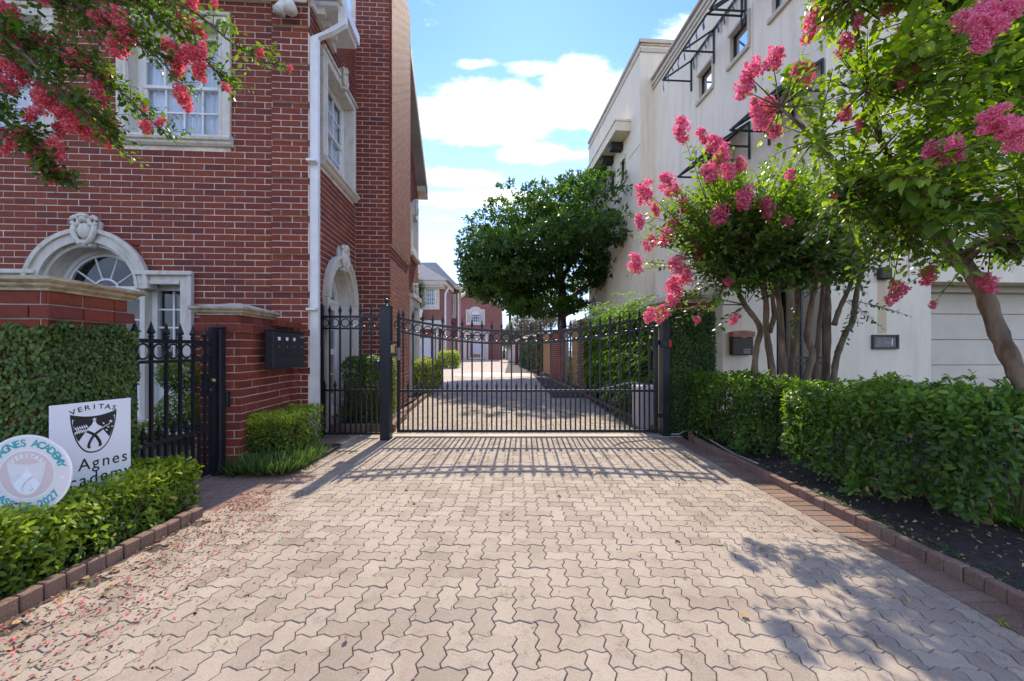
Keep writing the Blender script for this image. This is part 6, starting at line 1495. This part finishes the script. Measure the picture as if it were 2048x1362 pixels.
# big dark tree in the courtyard
TD = 22.0
bt = thing('evergreen_tree', (2.6, TD, 0), 'large dark evergreen tree with layered spreading crown beyond the boundary wall', 'tree')
limb(bt, [Vector((2.62, TD, 0)), Vector((2.6, TD, 1.5)), (1124, 640, TD), (1126, 590, TD), (1120, 540, TD), (1122, 470, TD)], [.34, .26, .23, .22, .15, .08], mat='bark2')
for e in ([(1124, 620, TD), (1080, 590, TD-.5), (1020, 575, TD-1)], [(1126, 610, TD), (1170, 575, TD-.6), (1230, 545, TD)], [(1122, 560, TD), (1080, 510, TD), (1040, 480, TD-.5)], [(1122, 560, TD), (1160, 500, TD+.5), (1200, 440, TD)], [(1126, 600, TD), (1100, 560, TD+1.5), (1060, 520, TD+2)], [(1124, 635, TD), (1150, 615, TD-1.2), (1190, 600, TD-2)]):
    limb(bt, e, [.15, .09, .03], mat='bark2', name='limb', k=7)
LO = [(1205,395,82,26,0),(1130,400,70,24,0),(1060,420,80,26,-.6),(1010,450,62,24,-.3),(1180,430,105,32,-1.2),(1095,460,105,32,-1),(985,485,52,22,0),(1000,505,66,28,-.8),(1235,470,52,42,.3),(1170,490,110,34,-1.8),(1080,505,100,36,-1.6),(965,535,38,20,0),(990,548,55,26,-.5),(1245,520,55,30,0),(1215,545,60,30,-.8),(1050,555,75,26,-.8),(960,565,30,14,.3),(975,580,38,16,0),(1010,590,50,20,0),(1080,585,60,24,.8),(1180,568,60,20,.5),(1142,612,26,14,-.8),(1262,535,45,20,0),(1040,605,36,16,.5),(1085,618,55,16,-.8),(1050,622,30,9,-1),(1150,375,40,13,.3),(1215,370,45,12,.4),(1262,420,25,35,.2),(1285,560,22,12,0),(1110,440,60,20,1)]
cs = [(tuple(P(x+(x-1110)*.06, y-3, TD+dd)), (rx/FP*TD*1.08, rx/FP*TD*1.5, ry/FP*TD*.84)) for x, y, rx, ry, dd in LO]
p, nr, k = inward_clump(cs, 12500, 101, shell=.5); r = np.random.default_rng(101)
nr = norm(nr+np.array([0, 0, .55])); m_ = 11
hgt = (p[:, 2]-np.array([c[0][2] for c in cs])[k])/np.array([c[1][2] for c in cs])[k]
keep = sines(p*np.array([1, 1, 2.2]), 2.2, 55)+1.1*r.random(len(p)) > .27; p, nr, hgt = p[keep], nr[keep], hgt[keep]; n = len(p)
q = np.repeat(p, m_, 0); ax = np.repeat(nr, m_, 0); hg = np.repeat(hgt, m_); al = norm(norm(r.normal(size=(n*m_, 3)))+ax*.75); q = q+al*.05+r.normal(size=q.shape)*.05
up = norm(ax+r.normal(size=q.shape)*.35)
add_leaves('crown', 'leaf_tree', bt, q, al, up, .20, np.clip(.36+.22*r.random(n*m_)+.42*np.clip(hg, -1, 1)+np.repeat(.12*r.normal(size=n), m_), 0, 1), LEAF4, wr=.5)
# trees far behind
def far_tree(label, lobes, D, mat, n, size, seed, tx_=None, tone=.5):
    t = thing('distant_tree', (P(lobes[0][0], 700, D).x, D, 0), label, 'tree', 'trees behind the courtyard')
    cs = [(tuple(P(x, y, D)), (rx/FP*D, rx/FP*D, ry/FP*D)) for x, y, rx, ry in lobes]
    p, nr, k = inward_clump(cs, n, seed, shell=.7); r = np.random.default_rng(seed); al, up = tilt(nr, r, 1, .5)
    add_leaves('crown', mat, t, p, al, up, size, np.clip(r.random(n)*.7+.3*(tone-.5)+.2, 0, 1), LEAF4); b = P(lobes[0][0], 700, D)
    mb = MB(); mb.tube([(b.x, D, 0), (b.x, D, cs[0][0][2])], [.2, .1], 7); mb.build('trunk', MAT['bark2'], t)
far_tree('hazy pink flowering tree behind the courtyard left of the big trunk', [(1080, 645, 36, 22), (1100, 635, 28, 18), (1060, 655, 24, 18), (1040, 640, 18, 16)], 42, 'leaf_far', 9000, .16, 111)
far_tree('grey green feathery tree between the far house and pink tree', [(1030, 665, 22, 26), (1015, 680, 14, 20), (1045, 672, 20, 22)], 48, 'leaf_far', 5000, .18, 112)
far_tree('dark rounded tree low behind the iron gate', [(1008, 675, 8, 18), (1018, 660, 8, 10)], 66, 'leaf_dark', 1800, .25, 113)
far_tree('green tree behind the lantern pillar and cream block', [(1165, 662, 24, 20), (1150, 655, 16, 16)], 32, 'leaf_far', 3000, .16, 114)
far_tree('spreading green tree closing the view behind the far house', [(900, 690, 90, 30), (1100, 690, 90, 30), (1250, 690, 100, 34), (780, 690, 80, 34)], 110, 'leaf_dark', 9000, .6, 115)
# climbing plant in window box
q = M1(m1(842), .6, 1.3+80/FP*35); cs = [((q.x-.1, q.y, q.z+1.6), (.5, .35, 1.3)), ((q.x, q.y, q.z+.6), (.5, .4, .5))]
p, nr, k = inward_clump(cs, 1500, 121, shell=.9); r = np.random.default_rng(121); al, up = tilt(nr, r); add_leaves('plant', 'leaf_dark', bb_, p, al, up, .13, r.random(1500)*.7)

wr_ = random.Random(4); cs = []
for i in range(26):
    x, y = (wr_.uniform(2.2, 2.4), wr_.uniform(1.8, 6)) if i % 2 else (wr_.uniform(-2.3, 2.2), wr_.uniform(1.9, 6))
    cs += [(x+wr_.uniform(-.02, .02), y+wr_.uniform(-.02, .02), -.004) for k in range(3)]
blades('joint_weeds', 'tiny grass tufts growing in the paving joints', 'weed', cs, 420, .028, .004, 'grass', 83, kind='stuff', spread=.8)
# ------------------------------------------------------------------ school signs
def text_mesh(s, size, F, u, z, n, mat, parent, name='lettering', spacing=1.0, align='CENTER', thick=.0, shear=0.0, rot=0.0, sx=1.0, off=0.0):
    cu = bpy.data.curves.new('t', 'FONT'); cu.body = s; cu.size = size; cu.align_x = align; cu.align_y = 'CENTER' if name != 'letter' or align == 'C2' else 'BOTTOM_BASELINE'; cu.space_character = spacing; cu.shear = shear; cu.extrude = thick; cu.offset = off
    ob = bpy.data.objects.new('t', cu); COL.objects.link(ob); dg = bpy.context.evaluated_depsgraph_get(); dg.update()
    me = bpy.data.meshes.new_from_object(ob.evaluated_get(dg)); bpy.data.objects.remove(ob)
    c, s_ = math.cos(rot), math.sin(rot)
    dy = (-.34*size if name == 'letter' else 0)
    for v in me.vertices:
        x, y, zz = v.co.x*sx, v.co.y+dy, v.co.z; x, y = x*c-y*s_, x*s_+y*c; v.co = F(u+x, n+zz, z+y)
    me.materials.clear(); me.materials.append(MAT[mat]); me.name = name
    return link(name, me, parent)
def flat(par, name, F, polys, n, mat):
    mb = MB()
    for pl in polys: mb.add([F(u, n, z) for u, z in pl], [tuple(range(len(pl)))])
    return mb.build(name, MAT[mat], par)
A = Vector((-2.83, 2.60, 0)); Bp = Vector((-2.735, 3.05, 0)); Ud = (Bp-A); W = Ud.length; Ud = Ud.normalized(); Nd = Vector((Ud.y, -Ud.x, 0))
SG = Frame(A, Ud, Nd)
sg = thing('school_sign', SG(W/2, 0, 0), 'white square yard sign with black crest reading St. Agnes Academy behind the left hedge', 'sign')
zt = .958; zb = zt-.62
mb = MB(); mb.bbox(SG, 0, W, -.006, 0, zb, zt, .002); pn = mb.build('panel', MAT['signwhite'], sg)
mb = MB(); mb.tube([SG(.06, -.01, 0), SG(.06, -.01, .8)], .004, 6); mb.build('wire_stake', MAT['steel'], sg)
mb = MB(); mb.tube([SG(W-.06, -.01, 0), SG(W-.06, -.01, .8)], .004, 6); mb.build('wire_stake', MAT['steel'], sg)
def crest(par, F, uc, zc, w, h, n, dark, light, front='crest'):
    k = 14
    def shield(s, dz=0):
        top = [(uc+(-1+2*i/k)*w/2*s, zc+h*.5*s-h*.10*s*(1-(2*i/k-1)**2)+dz) for i in range(k+1)]
        right = [(uc+w/2*s*math.cos(a*.5*math.pi)**.85, zc+h*.5*s-h*1.0*s*(math.sin(a*.5*math.pi))**1.15+dz) for a in [j/k for j in range(1, k)]]
        left = [(2*uc-x, z) for x, z in right[::-1]]
        return top+right+[(uc, zc-h*.5*s+dz)]+left
    flat(par, front, F, [shield(1)], n, dark); flat(par, 'field', F, [shield(.93)], n+.0006, light)
    # dark upper halves either side of the central drape
    for sg_ in (-1, 1):
        pts = [(uc+sg_*x*w, zc+z*h) for x, z in ((.02, .27), (.15, .29), (.30, .32), (.44, .36), (.445, .25), (.42, .08), (.375, -.07), (.33, -.17), (.27, -.08), (.20, .02), (.12, .14), (.06, .19))]
        flat(par, 'field_dark', F, [pts if sg_ > 0 else pts[::-1]], n+.0010, dark)
    chief = [(uc+(-.47+.94*i/k)*w, zc+h*(.465-.09*(1-(2*i/k-1)**2))) for i in range(k+1)]+[(uc+(.46-.92*i/k)*w, zc+h*(.375-.10*(1-(2*i/k-1)**2))) for i in range(k+1)]
    flat(par, 'chief', F, [chief[::-1]], n+.0012, dark)
    st = []
    for i in range(10):
        r = (.055 if i % 2 == 0 else .022)*w; a = math.pi/2+i*math.pi/5; st.append((uc+r*math.cos(a), zc+h*.315+r*math.sin(a)))
    flat(par, 'star', F, [st[::-1]], n+.0018, light)
    mb = MB()
    for sg_ in (-1, 1):
        mb.tube([F(uc+sg_*x*w, n+.001, zc+z*h) for x, z in ((.16, .05), (.05, -.02), (-.05, -.12), (-.11, -.24), (-.13, -.33), (-.10, -.36))], .006*w/.2, 5)
    mb.build('stems', MAT[dark], par)
    fr = []
    for i in range(6):      # fern branch, left
        bx, bz = uc-w*(.36-.045*i), zc+h*(.10+.005*i); 
        for s2 in (-1, 1): fr.append([(bx, bz), (bx-w*.012-s2*.0, bz+s2*h*.05), (bx-w*.055, bz+s2*h*.10), (bx-w*.045, bz+s2*h*.04)])
    fr.append([(uc-w*.38, zc+h*.11), (uc-w*.38, zc+h*.095), (uc-w*.10, zc+h*.06), (uc-w*.10, zc+h*.08)])
    flat(par, 'fern', F, fr, n+.0018, light)
    li = []
    for i, (x, z, a) in enumerate(((.34, .19, .5), (.22, .16, 2.2), (.27, .09, -.3), (.17, .10, 2.6), (.36, .08, .1), (.24, .03, -.6))):
        bx, bz = uc+w*x, zc+h*z; L = w*.07; c, s_ = math.cos(a), math.sin(a)
        li.append([(bx, bz), (bx+c*L*.5-s_*L*.25, bz+s_*L*.5+c*L*.25), (bx+c*L, bz+s_*L), (bx+c*L*.5+s_*L*.25, bz+s_*L*.5-c*L*.25)])
    for i in range(5):
        a = i*2*math.pi/5+.3; bx, bz = uc+w*.36, zc+h*.215; L = w*.045; c, s_ = math.cos(a), math.sin(a); li.append([(bx, bz), (bx+c*L*.6-s_*L*.3, bz+s_*L*.6+c*L*.3), (bx+c*L, bz+s_*L), (bx+c*L*.6+s_*L*.3, bz+s_*L*.6-c*L*.3)])
    li.append([(uc+w*.10, zc+h*.05), (uc+w*.11, zc+h*.07), (uc+w*.34, zc+h*.17), (uc+w*.345, zc+h*.155)])
    flat(par, 'lily', F, li, n+.0018, light)
cz = zt-.205; crest(pn, SG, W*.51, cz, .265, .27, .0008, 'signblack', 'signwhite')
word = 'VERITAS'; R_ = .34
for i, ch in enumerate(word):
    a = (i-3)*.118; text_mesh(ch, .045, SG, W*.51+R_*math.sin(a), cz-.155+R_*math.cos(a)-.015, .0012, 'signblack', pn, 'letter', rot=-a, sx=1.25, off=.0006)
def wordline(s, size, u0, z, par, sx):
    u = u0
    adv = {'S': .56, 't': .32, '.': .24, ' ': .20, 'A': .68, 'g': .60, 'n': .60, 'e': .58, 's': .52, 'c': .55, 'a': .57, 'd': .61, 'm': .90, 'y': .53}
    for ch in s:
        if ch != ' ': text_mesh(ch, size, SG, u+adv[ch]*size*sx/2, z, .0012, 'signblack', par, 'letter', sx=sx, off=.0007)
        u += adv[ch]*size*sx
wordline('St. Agnes', .108, .012, zt-.405, pn, .93)
wordline('Academy', .108, .02, zt-.505, pn, .93)
# round sign
C0 = P(54, 949, 2.36); Ur = Vector((.99, .14, 0)).normalized(); Nr = Vector((Ur.y, -Ur.x, 0)); RS = Frame((C0.x, C0.y, 0), Ur, Nr); RD_ = .220; zc = C0.z
rs = thing('round_school_sign', RS(0, 0, 0), 'round pale pink school sign with teal lettering leaning before the white square sign', 'sign')
def disc(par, nm, r0, r1, n, mat, k=64, th=.0):
    mb = MB()
    if r0 == 0: 
        mb.add([RS(r1*math.cos(2*math.pi*i/k), n, zc+r1*math.sin(2*math.pi*i/k)) for i in range(k)], [tuple(range(k))[::-1]])
    else:
        mb.add([RS(r*math.cos(2*math.pi*i/k), n, zc+r*math.sin(2*math.pi*i/k)) for i in range(k) for r in (r0, r1)], [(2*i, 2*i+1, (2*i+3) % (2*k), (2*i+2) % (2*k)) for i in range(k)])
    return mb.build(nm, MAT[mat], par)
mb = MB(); k = 64; mb.prism(RS, [(RD_*math.cos(2*math.pi*i/k), zc+RD_*math.sin(2*math.pi*i/k)) for i in range(k)], -.006, 0); rp = mb.build('panel', MAT['lightgrey'], rs)
disc(rp, 'rim', RD_*.955, RD_, .0006, 'signwhite'); disc(rp, 'inner_ring', RD_*.60, RD_*.625, .0008, 'signwhite'); disc(rp, 'inner_disc', 0, RD_*.60, .0004, 'signpink')
crest(rp, RS, 0, zc-.02, .19, .19, .0012, 'lightgrey', 'signwhite')
def ringtext(s, r, mid, size, mat, flip=False, sp=.165, rad=None):
    n = len(s)
    for i, ch in enumerate(s):
        if ch == ' ': continue
        a = mid-(i-(n-1)/2)*sp*(1 if not flip else -1)
        if ch == '*':
            st = [(r*math.cos(a)+(.017 if j % 2 == 0 else .007)*math.cos(math.pi/2+j*math.pi/5), zc+r*math.sin(a)+(.017 if j % 2 == 0 else .007)*math.sin(math.pi/2+j*math.pi/5)) for j in range(10)]
            flat(rp, 'star', RS, [st[::-1]], .0014, 'signwhite'); continue
        text_mesh(ch, size, RS, r*math.cos(a), zc+r*math.sin(a), .0014, mat, rp, 'letter', rot=(a-math.pi/2 if not flip else a+math.pi/2), off=.0016)
ringtext('ST. AGNES ACADEMY', RD_*.80, math.pi/2+.1, .056, 'teal', sp=.172)
ringtext('CLASS OF 2027', RD_*.80, -math.pi/2-.1, .056, 'teal', True, sp=.165)
ringtext('*', RD_*.80, -.12, .05, 'signwhite'); 
ringtext('VERITAS', RD_*.47, math.pi/2, .03, 'signwhite', sp=.24)
mb = MB(); mb.tube([RS(0, -.012, 0), RS(0, -.012, zc)], .005, 6); mb.build('stake', MAT['steel'], rs)
# pale irrigation hose by the gate post
hs = thing('garden_hose', G(1330, 868), 'pale hose lying along the kerb beside the right gate post', 'hose')
pts = [(2.40, 6.42, .03), (2.5, 6.36, .045), (2.62, 6.44, .07), (2.75, 6.42, .08), (2.72, 6.1, .085), (2.68, 5.6, .075), (2.66, 5.1, .06), (2.7, 4.6, .055)]
q = [Vector(p) for p in pts]; mb = MB(); out = []
for i in range(len(q)-1):
    p0, p1, p2, p3 = q[max(i-1, 0)], q[i], q[i+1], q[min(i+2, len(q)-1)]
    for j in range(6): t = j/6; out.append(.5*((2*p1)+(p2-p0)*t+(2*p0-5*p1+4*p2-p3)*t*t+(3*p1-p0-3*p2+p3)*t**3))
mb.tube(out, .009, 8); mb.build('tube', MAT['concrete'], hs, smooth=True)
# labels for setting objects with repeated names stay unlabelled; finish
for o in sc.objects:
    if o.parent is None and o.type == 'MESH' and not o.get('kind'): print('TOPLEVEL MESH', o.name)
